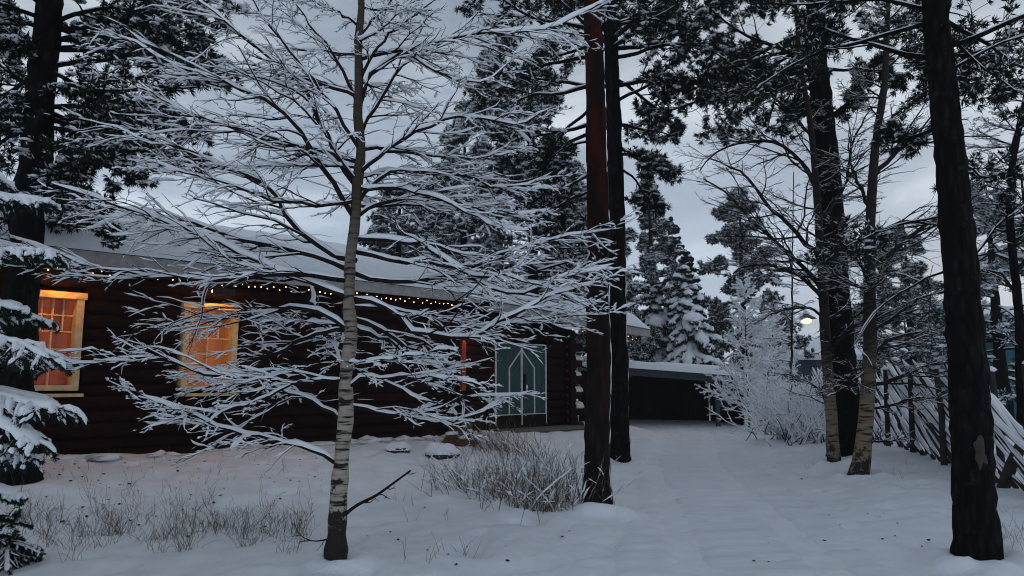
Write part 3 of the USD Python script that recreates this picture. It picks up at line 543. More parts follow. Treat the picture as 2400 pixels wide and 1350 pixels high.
for i, l in enumerate(limbs):
    n = len(l); sgn = 1 if i % 2 else -1; off = rng.uniform(0.3, 1.5) if sgn > 0 else -rng.uniform(0.2, 0.8)
    pts = [at(x, y, BD + off * (q / (n - 1)) ** 1.1 + rng.normal(0, 0.05) * (q > 0)) for q, (x, y) in enumerate(l)]
    P = curve(pts, 16); P[1:-1] += rng.normal(0, 0.010, (14, 3)); L = np.linalg.norm(np.diff(P, axis=0), axis=1).sum()
    make_limb(P, 0.009 + 0.0055 * L, birch, int(8 + 2.8 * L), 6, 2, snow=1.0)
for k in range(14):                         # limbs that come towards the camera or go away from it
    i = int(rng.integers(14, 58)); az = rng.choice([-1, 1]) * PI / 2 + rng.normal(0, 0.65); el = rng.uniform(0.0, 0.5)
    L = rng.uniform(0.9, 2.1) * (1 - 0.35 * i / 60); d = np.array([[math.cos(az) * math.cos(el), math.sin(az) * math.cos(el), math.sin(el)]])
    if math.sin(az) < 0: L = min(L, 1.0)
    P = grow(T[i][None], d, L, 14, rng, 0.07, 0.01)[0]; make_limb(P, 0.008 + 0.005 * L, birch, int(7 + 3 * L), 5, 2, snow=1.0)
# bare dead branch low on the trunk, with hanging twigs
P = curve([at(800, 1215, BD), at(835, 1185, BD - .1), at(880, 1162, BD - .2), at(925, 1130, BD - .3), at(962, 1103, BD - .35)], 12); make_limb(P, 0.017, birch, 5, 2, 0, snow=0, name='dead_branch', r1=0.5, l2=(0.1, 0.35))
P = curve([at(775, 1262, BD), at(745, 1268, BD - .1), at(705, 1255, BD - .2), at(690, 1225, BD - .22)], 10); make_limb(P, 0.008, birch, 5, 2, 0, snow=0, name='dead_branch')
mb = MB(); lumps(mb, np.array([at(790, 1318, BD) + [rng.normal(0, .1), -.06 + rng.normal(0, .05), -.02] for _ in range(7)]), 0.1, rng, 0.4); put('snow_collar', mb.mesh(), M['bsnow'], birch, smooth=True)

# ------------------------------------------------------------------ pines
def stem(px, depth, base_ext=0.15, K=40, wob=0.02, seed=1):
    P = np.array([at(x, y, depth) for x, y in px]); P[0, 2] -= base_ext; T = curve(P, K)
    return T + (meshkit.noise(np.stack([np.arange(K) * 0.3, np.full(K, seed * 7.3), np.zeros(K)], -1), seed) - 0.5)[:, None] * [wob, wob, 0]
def extend(T, r_top, height, K=16):
    d = T[-1] - T[-4]; d /= np.linalg.norm(d); d = d * 0.7 + np.array([0, 0, 0.3]); d /= np.linalg.norm(d)
    return np.vstack([T, T[-1] + d * np.linspace(0, height, K + 1)[1:, None]])
def bark_trunk(T, R, sides, rng, flare=1.25):
    K = len(T); mb = MB(); hz = T[:, 2] - T[0, 2]; R = R * (1 + (flare - 1) * np.exp(-hz / 0.25))
    t, a, b = frame(T[None]); an = np.arange(sides) * 2 * PI / sides
    rr = R[:, None] * (1 + 0.10 * (meshkit.noise(np.stack(np.broadcast_arrays(np.cos(an)[None] * 3, np.sin(an)[None] * 3, hz[:, None] * 2.2), -1), 8) - 0.5) + 0.05 * rng.normal(0, 1, (K, sides)))
    V = T[:, None] + rr[..., None] * (np.cos(an)[None, :, None] * a[0][:, None] + np.sin(an)[None, :, None] * b[0][:, None])
    mb.add(V, quads(1, K, sides)[:, ::-1]); return mb
def pine_limb(st, d, L, r0, parent, rng, tuft=0.16, width=0.018, M_=12, n2=7, n3=5, snow=0.3, needle='needle', bark='pine', droop=-0.01, snow_w=0.02, parts=True, acc=None, bare=0.35, lump=0.07, n_tip=3, frost=0.10, dens=0.62):
    P = grow(st[None], d[None], L, 10, rng, 0.10, droop); R = np.linspace(r0, r0 * 0.25, 10)[None]
    mb, sb, nb = (MB(), MB(), MB()) if acc is None else acc
    tubes(mb, P, R, 6)
    p, dd, l2, r = spawn(P, R, n2, rng, bare, 1.0, (0.45, 1.0), 0.5, (0.3, 0.6)); Q = grow(p, dd, l2, 6, rng, 0.16, 0.02); RR = np.maximum(r * 0.5, 0.004)[:, None] * np.linspace(1, 0.4, 6); tubes(mb, Q, RR, 4)
    p, dd, l3, r = spawn(Q, RR, n3, rng, 0.2, 1.0, (0.35, 0.9), 0.6, (0.35, 0.65)); Q3 = grow(p, dd, np.maximum(l3, 0.12), 4, rng, 0.2, 0.03); tubes(mb, Q3, np.full((len(Q3), 4), 0.004), 3)
    C = np.concatenate([Q3[:, -1], Q3[:, -2], Q3[:, -3], Q[:, -1], Q[:, -2], P[:, -1]])
    D = np.concatenate([Q3[:, -1] - Q3[:, -2], Q3[:, -2] - Q3[:, -3], Q3[:, -3] - Q3[:, -4], Q[:, -1] - Q[:, -2], Q[:, -2] - Q[:, -3], P[:, -1] - P[:, -2]]); D /= np.linalg.norm(D, axis=1, keepdims=True) + 1e-9
    k = rng.random(len(C)) < dens; C, D = C[k], D[k]; C = C + rng.normal(0, tuft * 0.25, C.shape); tuft = tuft * rng.uniform(0.45, 0.85, len(C))
    if n_tip: needles(nb, C, D, tuft, width * 0.5, int(M_ * 2.0), rng, 1.1)
    if frost > 0 and n_tip: k = rng.random(len(C)) < 0.75; needles(sb, C[k] + [0, 0, 0.02], D[k], tuft[k] * 0.95, width * 0.6, max(1, int(M_ * 2.0 * frost)), rng, 1.1)
    if snow > 0:
        k = rng.random(len(C)) < snow; lumps(sb, C[k] + np.stack([0 * tuft[k], 0 * tuft[k], tuft[k] * 0.22], 1), lump, rng, 0.55)
        snow_on(sb, P, R, snow_w * 1.6, snow_w * 1.2, rng, 6, 0.5, 0.15); k = rng.random(len(Q)) < 0.3 + snow
        if k.any(): snow_on(sb, Q[k], RR[k], snow_w, snow_w, rng, 5, 0.5, 0.2)
    return mb, sb, nb
def pine(label, T, R, rng, bark='pine', limbs=(), n=24, z0=3, z1=12, L0=2.6, L1=1.0, r0=0.045, sides=16, flare=1.45, tname='pine_tree', cat='pine tree', group=None, merge=False, snow_patch=None, az=None, el=(-0.15, 0.5), bare_below=-9, **kw):
    t = thing(tname, label, cat, group); put('trunk', bark_trunk(T, R, sides, rng, flare).mesh(), M[bark], t, smooth=True)
    crown, snow, wood = MB(), MB(), MB(); todo = [(np.asarray(st), np.asarray(d) / np.linalg.norm(d), L, r) for st, d, L, r in limbs]
    for k in range(n):
        f = (k + rng.random()) / n; z = z0 + (z1 - z0) * f; i = int(np.argmin(np.abs(T[:, 2] - z))); a = rng.uniform(0, 2 * PI) if az is None else rng.uniform(*az); e = rng.uniform(*el)
        todo.append((T[i], np.array([math.cos(a) * math.cos(e), math.sin(a) * math.cos(e), math.sin(e)]), (L0 + (L1 - L0) * f) * rng.uniform(0.7, 1.2), r0 * (1 - 0.5 * f)))
    for st, d, L, r in todo:
        if merge: pine_limb(st, d, L, r, t, rng, acc=(wood, snow, crown), bark=bark, **kw)
        else:
            w, s_, c_ = pine_limb(st, d, L, r, t, rng, acc=(MB(), MB(), crown), bark=bark, **{**kw, **({'n_tip': 0, 'n2': 12, 'n3': 7, 'bare': 0.15, 'snow': 0.001} if st[2] < bare_below else {})}); b = put('limb', w.mesh(), M['pine'], t)
            if s_.ok(): put('limb_snow', s_.mesh(), M['bsnow'], b, smooth=True)
    if merge:
        put('limbs', wood.mesh(), M['pine'], t)
        if snow.ok(): put('crown_snow', snow.mesh(), M['bsnow'], t, smooth=True)
    if crown.ok(): put('crown', crown.mesh(), M[kw.get('needle', 'needle')], t)
    return t
def dirto(px, py, depth, st): return at(px, py, depth) - st
# the close pine at the right edge
rng = np.random.default_rng(101)
rd = gpoint(2288, 1306)[1]; T = stem([(2288, 1312), (2283, 1150), (2265, 800), (2235, 450), (2200, 100), (2185, -60)], rd, 0.12, 60, 0.03, 2); T = extend(T, 0.1, 5, 14)
hz = T[:, 2] - T[0, 2]; R = np.interp(hz, [0, 1, 3, 5, 10], [0.19, 0.178, 0.155, 0.125, 0.06])
def on(T, px, py, depth): p = at(px, py, depth); return T[int(np.argmin(np.abs(T[:, 2] - p[2])))]
L = []
for (sx_, sy_), (ex, ey), dz, r in [((2185, 140), (1890, 150), 1.2, .032), ((2190, 285), (2090, 300), .4, .028), ((2230, 500), (1980, 540), 1.5, .014), ((2240, 620), (1900, 800), 2.2, .013), ((2240, 640), (2400, 500), .5, .02), ((2255, 390), (2400, 380), .6, .018), ((2215, 180), (2400, 60), .2, .02), ((2190, 40), (1750, 120), 1.6, .025), ((2190, 20), (1850, -60), .5, .025), ((2200, 60), (2420, 200), -.2, .02)]:
    st = on(T, sx_, sy_, rd); v = at(ex, ey, rd + dz) - st; L.append((st, v, np.linalg.norm(v) * 1.05, r))
rp = pine('thick dark pine trunk nearest the camera at the right edge, with green lichen', T, R, rng, limbs=L, bare_below=2.9, n=26, z0=4.6, z1=9.5, L0=2.3, L1=1.2, r0=0.03, sides=26, flare=1.2, tuft=0.13, width=0.011, M_=12, snow=0.10, lump=0.035, n2=9, n3=5, snow_w=0.010)
mb = MB(); q = T[int(np.argmin(np.abs(T[:, 2] - at(2252, 1060, rd)[2])))]; th = np.linspace(0, 2 * PI, 29)[:-1]; ro = 0.55 + 0.9 * meshkit.noise(np.stack([np.cos(th) * 2.2, np.sin(th) * 2.2, 0 * th], -1), 12)
V = np.array([[q + [0.194 * math.cos(-1.72 + 0.27 * k * o * math.cos(x)), 0.194 * math.sin(-1.72 + 0.27 * k * o * math.cos(x)), 0.15 * k * o * math.sin(x)] for x, o in zip(th, ro)] for k in (1.0, 0.66, 0.33, 0.02)]); V[0] -= (V[0] - q) * [0.06, 0.06, 0]; idx = np.arange(112).reshape(4, 28); idx = np.c_[idx, idx[:, :1]]
put('bare_patch', MB().add(V, np.stack([idx[:-1, :-1], idx[:-1, 1:], idx[1:, 1:], idx[1:, :-1]], -1).reshape(-1, 4)).mesh(), plain('bare_wood', (0.055, 0.042, 0.033), 0.9), rp, label='pale bare patch in the bark', smooth=True)
# the pine between the bare birches
rng = np.random.default_rng(102)
md = 14.6; T = stem([(1980, 1088), (1972, 900), (1960, 700), (1942, 400), (1917, 150), (1905, -40)], md, 0.2, 50, 0.05, 3); T = extend(T, .1, 5, 14); hz = T[:, 2] - T[0, 2]; R = np.interp(hz, [0, 1, 4, 8, 14], [0.33, 0.30, 0.25, 0.20, 0.08])
L = []
for (sx_, sy_), (ex, ey), dz, r in [((1955, 290), (2012, 205), -.2, .07), ((1945, 235), (1780, 120), .5, .05), ((1950, 250), (1860, 215), -.3, .045), ((1920, 130), (1640, 60), .8, .05), ((1915, 80), (1700, 220), -.8, .05), ((1915, 100), (1640, 250), 1.2, .045), ((1910, 60), (1800, -60), 0, .05), ((1920, 120), (2080, 40), .8, .045), ((1925, 160), (2100, 180), -.6, .04), ((1918, 60), (1630, 130), -.6, .05), ((1915, 40), (2050, -60), .6, .05), ((1915, 110), (1690, 150), 0.4, .05), ((1918, 140), (1690, 280), -.2, .045)]:
    st = on(T, sx_, sy_, md); v = at(ex, ey, md + dz) - st; L.append((st, v, np.linalg.norm(v) * 1.02, r))
pine('tall dark pine with a broken snag standing between the two bare birches', T, R, rng, limbs=L, n=26, z0=8.0, z1=13, L0=3.2, L1=1.4, r0=0.05, sides=20, tuft=0.20, width=0.020, M_=13, snow=0.10, lump=0.06, n2=10, n3=6, snow_w=0.014)
# the red-barked pine and the black pine right behind it
rng = np.random.default_rng(103)
d1 = gpoint(1398, 1192)[1]; T = stem([(1398, 1200), (1403, 900), (1402, 600), (1398, 300), (1391, 60), (1388, -40)], d1, 0.12, 55, 0.03, 4); T = extend(T, .1, 5, 14); hz = T[:, 2] - T[0, 2]; R = np.interp(hz, [0, 1, 4, 6.5, 12], [0.175, 0.162, 0.145, 0.125, 0.06])
L = []
for (sx_, sy_), (ex, ey), dz, r in [((1380, 410), (1240, 450), .5, .022), ((1380, 325), (1290, 345), .8, .02), ((1378, 290), (1180, 320), 1.5, .03), ((1380, 560), (1270, 590), 1.0, .014), ((1385, 130), (1120, 160), 1.6, .03), ((1385, 90), (1100, 40), 1.2, .03), ((1385, 200), (1080, 240), 2.4, .03), ((1385, 60), (1200, -30), .8, .03), ((1400, 60), (1520, 30), 1, .03), ((1385, 250), (1140, 420), 2.6, .025)]:
    st = on(T, sx_, sy_, d1); v = at(ex, ey, d1 + dz) - st; L.append((st, v, np.linalg.norm(v) * 1.02, r))
rpn = pine('straight pine with dark red bark in the middle of the picture', T, R, rng, bark='redpine', limbs=L, n=16, z0=6.4, z1=10.5, L0=2.4, L1=1.2, r0=0.03, sides=22, tuft=0.15, width=0.013, M_=13, snow=0.22, lump=0.045, n2=9, n3=6, snow_w=0.015)
def trunk_snow(parent, T, R, z0, z1, ang, half, seed, thick=0.02, low=0.0):
    mb = MB(); zz = np.arange(z0, z1, 0.05); K = len(zz); C = np.stack([np.interp(zz, T[:, 2], T[:, k]) for k in (0, 1)] + [zz], 1); rr = np.interp(zz, T[:, 2], R)
    wn = half * np.clip(2.4 * meshkit.fbm(np.stack([zz * 3.1, zz * 0, zz * 0], -1), 3, seed) - 0.85, 0.0, 1.5) + low * np.exp(-(zz - z0) / 0.18); u = np.linspace(-1, 1, 7)
    A = ang + wn[:, None] * u[None]; rad = rr[:, None] * 1.0 + thick * (1 - u[None] ** 2) * np.clip(wn / half, 0, 1.6)[:, None] - 0.008
    V = np.stack([C[:, None, 0] + rad * np.cos(A), C[:, None, 1] + rad * np.sin(A), np.broadcast_to(zz[:, None], A.shape)], -1); idx = np.arange(K * 7).reshape(K, 7)
    mb.add(V, np.stack([idx[:-1, :-1], idx[:-1, 1:], idx[1:, 1:], idx[1:, :-1]], -1).reshape(-1, 4)); put('bark_snow', mb.mesh(), M['bsnow'], parent, smooth=True)
trunk_snow(rpn, T, R, T[0, 2] + 0.10, 6.0, -0.18, 0.10, 5, 0.018, 0.9)
rng = np.random.default_rng(104)
d2 = gpoint(1458, 1082)[1]; T = stem([(1453, 1090), (1450, 900), (1446, 600), (1440, 350), (1430, 60), (1427, -40)], d2, 0.2, 50, 0.04, 6); T = extend(T, .1, 6, 14); hz = T[:, 2] - T[0, 2]; R = np.interp(hz, [0, 1, 5, 9, 15], [0.21, 0.19, 0.17, 0.145, 0.07])
L = []
for (sx_, sy_), (ex, ey), dz, r in [((1465, 330), (1560, 420), -.3, .04), ((1465, 300), (1580, 300), .5, .04), ((1462, 210), (1610, 180), 0, .05), ((1460, 120), (1620, 70), -.5, .05), ((1460, 90), (1580, -20), .3, .05), ((1465, 390), (1545, 480), .2, .03), ((1462, 170), (1590, 260), .6, .045), ((1465, 360), (1550, 370), -.8, .04), ((1445, 100), (1260, 120), .5, .05), ((1445, 200), (1230, 260), .8, .05), ((1445, 300), (1200, 380), 1.5, .05), ((1445, 420), (1260, 500), 1.2, .04), ((1445, 60), (1150, 10), 1, .05), ((1462, 250), (1600, 120), -.9, .04)]:
    st = on(T, sx_, sy_, d2); v = at(ex, ey, d2 + dz) - st; L.append((st, v, np.linalg.norm(v) * 1.02, r))
p2 = pine('straight black-barked pine just behind and right of the red-barked one', T, R, rng, limbs=L, n=22, z0=8.4, z1=14, L0=3.0, L1=1.2, r0=0.045, sides=18, tuft=0.19, width=0.018, M_=13, snow=0.22, lump=0.07, n2=9, n3=6, snow_w=0.02)
trunk_snow(p2, T, R, T[0, 2] + 0.2, 4.0, -0.3, 0.06, 9, 0.02, 0.7)
# the dark pine in front of the house at the left
rng = np.random.default_rng(105)
d3 = 9.4; T = stem([(28, 1075), (45, 800), (62, 560), (85, 330), (112, 80), (122, -40)], d3, 0.3, 50, 0.04, 7); T = extend(T, .1, 5, 14); hz = T[:, 2] - T[0, 2]; R = np.interp(hz, [0, 1, 4, 6.5, 12], [0.22, 0.20, 0.185, 0.155, 0.06])
L = []
for (sx_, sy_), (ex, ey) in [((80, 420), (300, 520)), ((80, 440), (240, 545)), ((90, 330), (340, 430)), ((90, 300), (380, 330)), ((100, 250), (430, 300)), ((100, 200), (470, 210)), ((105, 150), (500, 170)), ((110, 120), (480, 90)), ((110, 80), (450, 20)), ((115, 40), (380, -30)), ((110, 110), (520, 130)), ((95, 300), (-60, 350)), ((100, 200), (-80, 240)), ((105, 130), (-40, 100)), ((110, 60), (-60, 20)), ((85, 380), (250, 380)), ((90, 350), (180, 470)), ((100, 170), (300, 250)), ((100, 240), (260, 330)), ((112, 60), (250, 60)), ((78, 450), (-30, 500)), ((110, 90), (330, 130)), ((95, 270), (450, 380))]:
    st = on(T, sx_, sy_, d3); v = at(ex, ey, d3 + rng.uniform(-1.3, 1.5)) - st; L.append((st, v, np.linalg.norm(v) * 1.0, .035))
pine('large dark pine before the left end of the house', T, R, rng, limbs=L, n=22, z0=5.2, z1=10, L0=2.6, L1=1.4, r0=0.035, sides=18, tuft=0.14, width=0.015, M_=13, snow=0.28, lump=0.05, n2=11, n3=7, snow_w=0.016, bare=0.2)
# snowy pines behind the house, near enough to tell apart
rng = np.random.default_rng(106)
def back_pine(label, px, pyb, depth, h, z0, L0, seed, snow=0.55, group=None, n=34, needle='needle', lean=0.0, tuft=0.26, width=0.03, M_=10, lump=0.11, z_base=None, n2=7, n3=4):
    rg = np.random.default_rng(seed); b = at(px, pyb, depth); zb = float(gh(b[0], b[1])); T = np.stack([np.linspace(b[0], b[0] + lean * h, 30), np.full(30, depth) + rg.normal(0, .02, 30), np.linspace(zb - .2, zb + h, 30)], 1)
    R = np.linspace(0.26, 0.03, 30)
    return pine(label, T, R, rg, n=n, z0=zb + z0, z1=zb + h * 0.99, L0=L0, L1=0.5, r0=0.05, sides=10, merge=True, group=group, tuft=tuft, width=width, M_=M_, snow=snow, lump=lump, needle=needle, n2=n2, n3=n3, snow_w=0.045, droop=-0.03, el=(-0.25, 0.35), frost=0.42, dens=1.0)
back_pine('broad snowy pine behind the low porch roof, left of the red-barked pine', 1250, 800, 23.5, 11.5, 2.6, 3.6, 1, 0.45, n=46)
back_pine('snowy pine behind the end of the main roof, left of the broad one', 1085, 800, 26, 10.5, 2.5, 3.0, 2, 0.42, n=40)
back_pine('narrow dark conifer behind the roof, right of the white birch', 930, 800, 28, 8.8, 2.0, 2.2, 3, 0.35, needle='spruce', n=40)
back_pine('snowy pine close behind the low porch roof beside the red-barked pine', 1335, 800, 27, 10, 2.0, 3.2, 11, 0.5, n=44)
back_pine('slim snowy pine behind the main roof between the conifer and the broad pines', 1010, 800, 33, 11.5, 2.5, 3.0, 12, 0.5, n=44)
back_pine('tall ragged pine behind the porch, its top out of the picture', 1170, 800, 31, 17, 6, 4.0, 4, 0.35, n=44)
back_pine('dark hazy pine beyond the carport, right of the snowy spruces', 1745, 800, 40, 12.5, 3.0, 3.2, 6, 0.14, n=48, tuft=0.32, width=0.04)
back_pine('distant snowy pine seen between the bare birch and the close trunk', 2140, 850, 36, 9.5, 1.5, 3.4, 7, 0.35, n=44, tuft=0.32, width=0.04)
back_pine('green-tinged snowy conifer at the right edge beyond the fence', 2345, 850, 24, 8.2, 1.0, 3.0, 8, 0.45, needle='greenspruce', n=44)
back_pine('snow-dusted pine left of the tall spruces above the porch end', 1530, 800, 38, 12, 2.5, 3.0, 9, 0.4, n=40, tuft=0.32, width=0.04)

# ------------------------------------------------------------------ spruces with drooping snow-heavy branches
def spruce_branch(acc, st, d, L, rng, nd=0.05, wd=0.012, per=9, sw=0.10, sh=0.07, droop=-0.10, M_=7, tw=(0.28, 0.5), sub=0, hang=0.0):
    wood, nb, sb = acc; K = 9; q_ = min(1.0, 0.25 + L / 1.6) if sw > 0.1 else 1.0; sw, sh = sw * q_, sh * q_; d = d / np.linalg.norm(d)
    P = grow(st[None], d[None], L, K, rng, 0.05, droop); P[0, :, 2] += 0.10 * L * np.linspace(0, 1, K) ** 3; R = np.linspace(0.012 + 0.008 * L, 0.004, K)[None]; tubes(wood, P, R, 5)
    p, dd, l2, r = spawn(P, R, per, rng, 0.08, 0.98, (0.6, 1.0), 0.15, tw, 0.55); Q = grow(p, dd, l2, 5, rng, 0.08, -0.13 - hang); tubes(wood, Q, np.full((len(Q), 5), 0.004), 3)
    allP = [(P, K), (Q, 5)]
    if sub:
        p, dd, l3, r = spawn(Q, 0.004, sub, rng, 0.15, 0.95, (0.5, 0.9), 0.25, (0.35, 0.6), 0.5); Q3 = grow(p, dd, l3, 4, rng, 0.1, -0.16 - hang); allP.append((Q3, 4))
    for A, k in allP:
        n = 2 if k < 9 else 1; C = np.concatenate([(A[:, :-1] * (1 - q) + A[:, 1:] * q).reshape(-1, 3) for q in (0.2, 0.7)]); D = np.concatenate([(A[:, 1:] - A[:, :-1]).reshape(-1, 3)] * 2); D /= np.linalg.norm(D, axis=1, keepdims=True) + 1e-9
        needles(nb, C, D, nd, wd, M_, rng, 0.9)
    snow_on(sb, P, R, sw * np.linspace(0.7, 1.15, K), sh, rng, 9, 0.3, 0.03)
    keep = rng.random(len(Q)) < 0.92; snow_on(sb, Q[keep], 0.01, sw * 0.55, sh * 0.75, rng, 7, 0.35, 0.05)
    if sub: keep = rng.random(len(Q3)) < 0.8; snow_on(sb, Q3[keep], 0.008, sw * 0.34, sh * 0.5, rng, 6, 0.4, 0.05)
def spruce(label, base, h, L0, rng, whorls=16, per_w=6, tname='spruce_tree', group=None, z0=0.2, extra=(), **kw):
    t = thing(tname, label, 'spruce', group); T = np.stack([base + [rng.normal(0, .01), rng.normal(0, .01), -0.2 + (h + 0.2) * q] for q in np.linspace(0, 1, 20)]); R = np.linspace(0.02 + 0.013 * h, 0.012, 20)
    mb = MB(); tubes(mb, T, R, 8); put('trunk', mb.mesh(), M['pine'], t, smooth=True); acc = (MB(), MB(), MB())
    for q in range(whorls * per_w):
        f = min(max((q + rng.normal(0, per_w * 0.8)) / (whorls * per_w), 0), 1); z = z0 + (h - z0) * f; a = rng.uniform(0, 6.28); e = -0.25 + 1.0 * f ** 2.2 + rng.normal(0, 0.12); L = (L0 * (1 - f) ** 0.85 + 0.10) * (rng.uniform(0.5, 1.05) if q % 3 else rng.uniform(0.95, 1.25))
        kk = {**kw, 'sw': kw.get('sw', 0.1) * rng.uniform(0.7, 1.3), 'sh': kw.get('sh', 0.07) * rng.uniform(0.5, 1.3), 'droop': kw.get('droop', -0.1) * rng.uniform(0.6, 1.6)}
        spruce_branch(acc, base + [0, 0, z], np.array([math.cos(a) * math.cos(e), math.sin(a) * math.cos(e), math.sin(e)]), L, rng, **kk)
    for st, d, L in extra: spruce_branch(acc, st, d, L, rng, **kw)
    put('branches', acc[0].mesh(), M['pine'], t); put('needles', acc[1].mesh(), M['spruce'], t); put('snow', acc[2].mesh(), M['bsnow'], t, smooth=True); return t
rng = np.random.default_rng(201)
b = at(1618, 900, 36.2); b[2] = 0.1
spruce('tall snow-covered spruce behind the carport roof, larger of the pair', b, 7.9, 2.35, rng, 24, 10, nd=0.11, wd=0.02, per=13, sw=0.28, sh=0.22, M_=6, sub=3, hang=0.07, droop=-0.13)
b = at(1535, 900, 38); b[2] = 0.1
spruce('snow-covered spruce left of the larger one, half hidden by the black trunk', b, 7.6, 2.2, rng, 19, 8, nd=0.11, wd=0.02, per=13, sw=0.28, sh=0.22, M_=6, sub=3, hang=0.07, droop=-0.13)
b = at(1585, 900, 48); b[2] = 0.1
spruce('tallest pale spruce rising behind the pair of snowy spruces', b, 12.4, 2.2, rng, 22, 7, nd=0.14, wd=0.03, per=10, sw=0.19, sh=0.18, M_=7, z0=3, sub=3, hang=0.07, droop=-0.12)
# the near spruce at the left edge, only its branch ends reach into the picture
t = thing('spruce_tree', 'near spruce at the left edge, thick snow drooping from its branch ends', 'spruce'); rng = np.random.default_rng(202)
sd = 5.6; sb_ = at(-150, 1200, sd); sb_[2] = float(gh(sb_[0], sb_[1])); T = np.stack([sb_ + [0, 0, -0.2 + 4.6 * q] for q in np.linspace(0, 1, 20)]); mb = MB(); tubes(mb, T, np.linspace(0.10, 0.01, 20), 8); put('trunk', mb.mesh(), M['pine'], t, smooth=True)
tips = [((110, 535), .2), ((40, 500), .6), ((130, 668), -.1), ((60, 640), .5), ((50, 765), .1), ((150, 855), -.2), ((100, 800), .5), ((155, 905), .5), ((195, 1010), -.1), ((120, 975), .4), ((115, 1050), -.35), ((75, 1140), -.2), ((40, 1190), .3), ((20, 1100), .2)]
for (px, py), dz in tips:
    tip = at(px, py, sd + dz); st = sb_ + [0, 0, tip[2] - sb_[2] + 0.22]; acc = (MB(), MB(), MB()); v = tip - st
    spruce_branch(acc, st, v + [0, 0, 0.42 * np.linalg.norm(v)], np.linalg.norm(v) * 1.04, rng, nd=0.035, wd=0.004, per=17, sw=0.052, sh=0.045, droop=-0.075, M_=9, tw=(0.25, 0.42), sub=3, hang=0.05)
    b = put('branch', acc[0].mesh(), M['pine'], t); put('needles', acc[1].mesh(), M['spruce'], b); put('branch_snow', acc[2].mesh(), M['bsnow'], b, smooth=True)
for k in range(16):
    z = 0.4 + 0.22 * k; a = rng.uniform(PI * 0.5, PI * 1.5); acc = (MB(), MB(), MB()); spruce_branch(acc, sb_ + [0, 0, z], np.array([math.cos(a), math.sin(a), 0.1]), 1.2 - 0.22 * z, rng, nd=0.04, wd=0.006, per=10, sw=0.05, sh=0.04, sub=0)
    b = put('branch', acc[0].mesh(), M['pine'], t); put('needles', acc[1].mesh(), M['spruce'], b); put('branch_snow', acc[2].mesh(), M['bsnow'], b, smooth=True)
rng = np.random.default_rng(203); b = gpoint(15, 1325); spruce('small dark spruce sapling at the bottom left corner', b, 0.42, 0.34, rng, 8, 6, tname='spruce_sapling', z0=0.05, nd=0.035, wd=0.004, per=8, sw=0.018, sh=0.012, M_=8, sub=0)

# ------------------------------------------------------------------ bare birches at the right
def bare_tree(label, px, depth, radii, limbs, rng, bark='birch2', n2=11, n3=6, n4=3, snow=0.35, tname='bare_birch', cat='birch tree', extra=14, S=(6, 4, 3), min_r=0.004, sn_w=(0.022, 0.012, 0.010, 0.008), flat=0.5, up=0.04, z_lo=0.3, L_ext=1.6):
    t = thing(tname, label, cat); T = stem(px, depth, 0.15, 50, 0.05, int(depth * 10)); T = extend(T, .03, 2.0, 8); R = np.interp(np.linspace(0, 1, len(T)), np.linspace(0, 1, len(radii)), radii); mb = bark_trunk(T, R, 12, rng, 1.15); put('trunk', mb.mesh(), M[bark], t, smooth=True)
    for pts, dz in limbs:
        st = T[int(np.argmin(np.abs(T[:, 2] - at(*pts[0], depth)[2])))]; n = len(pts); P = np.array([st] + [at(x, y, depth + dz * q / (n - 1)) for q, (x, y) in list(enumerate(pts))[1:]]); P = curve(P, 14); P[1:] += rng.normal(0, 0.015, (13, 3)); L = np.linalg.norm(np.diff(P, axis=0), axis=1).sum()
        global_make(P, 0.012 + 0.012 * L, t, n2 + int(2 * L), n3, n4, snow, flat, S, min_r, sn_w, up, rng)
    for k in range(extra):
        i = int(rng.integers(int(z_lo * 50), len(T) - 2)); a = rng.uniform(0, 2 * PI); e = rng.uniform(0.1, 0.7); L = rng.uniform(0.7, 1.0) * L_ext * (1.15 - i / len(T)); P = grow(T[i][None], np.array([[math.cos(a) * math.cos(e), math.sin(a) * math.cos(e), math.sin(e)]]), L, 12, rng, 0.10, 0.03)[0]
        global_make(P, 0.010 + 0.009 * L, t, n2, n3, n4, snow, flat, S, min_r, sn_w, up, rng)
    return t
def global_make(P, r0, t, n2, n3, n4, snow, flat, S, min_r, sn_w, up, rg):
    global rng
    keep = rng; rng = rg
    make_limb(P, r0, t, n2, n3, n4, snow=snow if snow > 0 else 0, flat=flat, S=S, min_r=min_r, sn_w=sn_w, up=up, l2=(0.35, 0.7), gap=0.35 if snow < 0.8 else 0.1); rng = keep
rg = np.random.default_rng(301); A = gpoint(1958, 1098)[1]
bare_tree('bare birch with twisted dark limbs left of the snag pine', [(1955, 1100), (1950, 1000), (1938, 850), (1930, 700), (1922, 560), (1912, 420), (1900, 300), (1885, 200), (1870, 100), (1865, -20)], A, [0.115, 0.10, 0.088, 0.07, 0.055, 0.042, 0.03, 0.02], [
    ([(1932, 700), (1900, 640), (1840, 590), (1760, 510), (1700, 450), (1650, 420)], 1.0), ([(1925, 600), (1880, 560), (1800, 480), (1730, 400), (1660, 370)], -.6), ([(1915, 450), (1880, 380), (1800, 330), (1720, 340), (1640, 400)], .8), ([(1930, 690), (1860, 640), (1790, 620), (1720, 640)], -1.0),
    ([(1905, 330), (1850, 260), (1770, 210), (1720, 240)], .4), ([(1935, 760), (1890, 720), (1830, 730), (1770, 760)], .7), ([(1940, 850), (1990, 770), (2060, 740), (2150, 700)], -1.0), ([(1920, 520), (1980, 430), (2000, 330), (2040, 260)], .6), ([(1945, 960), (1900, 900), (1830, 880)], .5), ([(1943, 920), (2020, 860), (2100, 830)], -.8)], rg, extra=26)
rg = np.random.default_rng(302); B = gpoint(2012, 1118)[1]
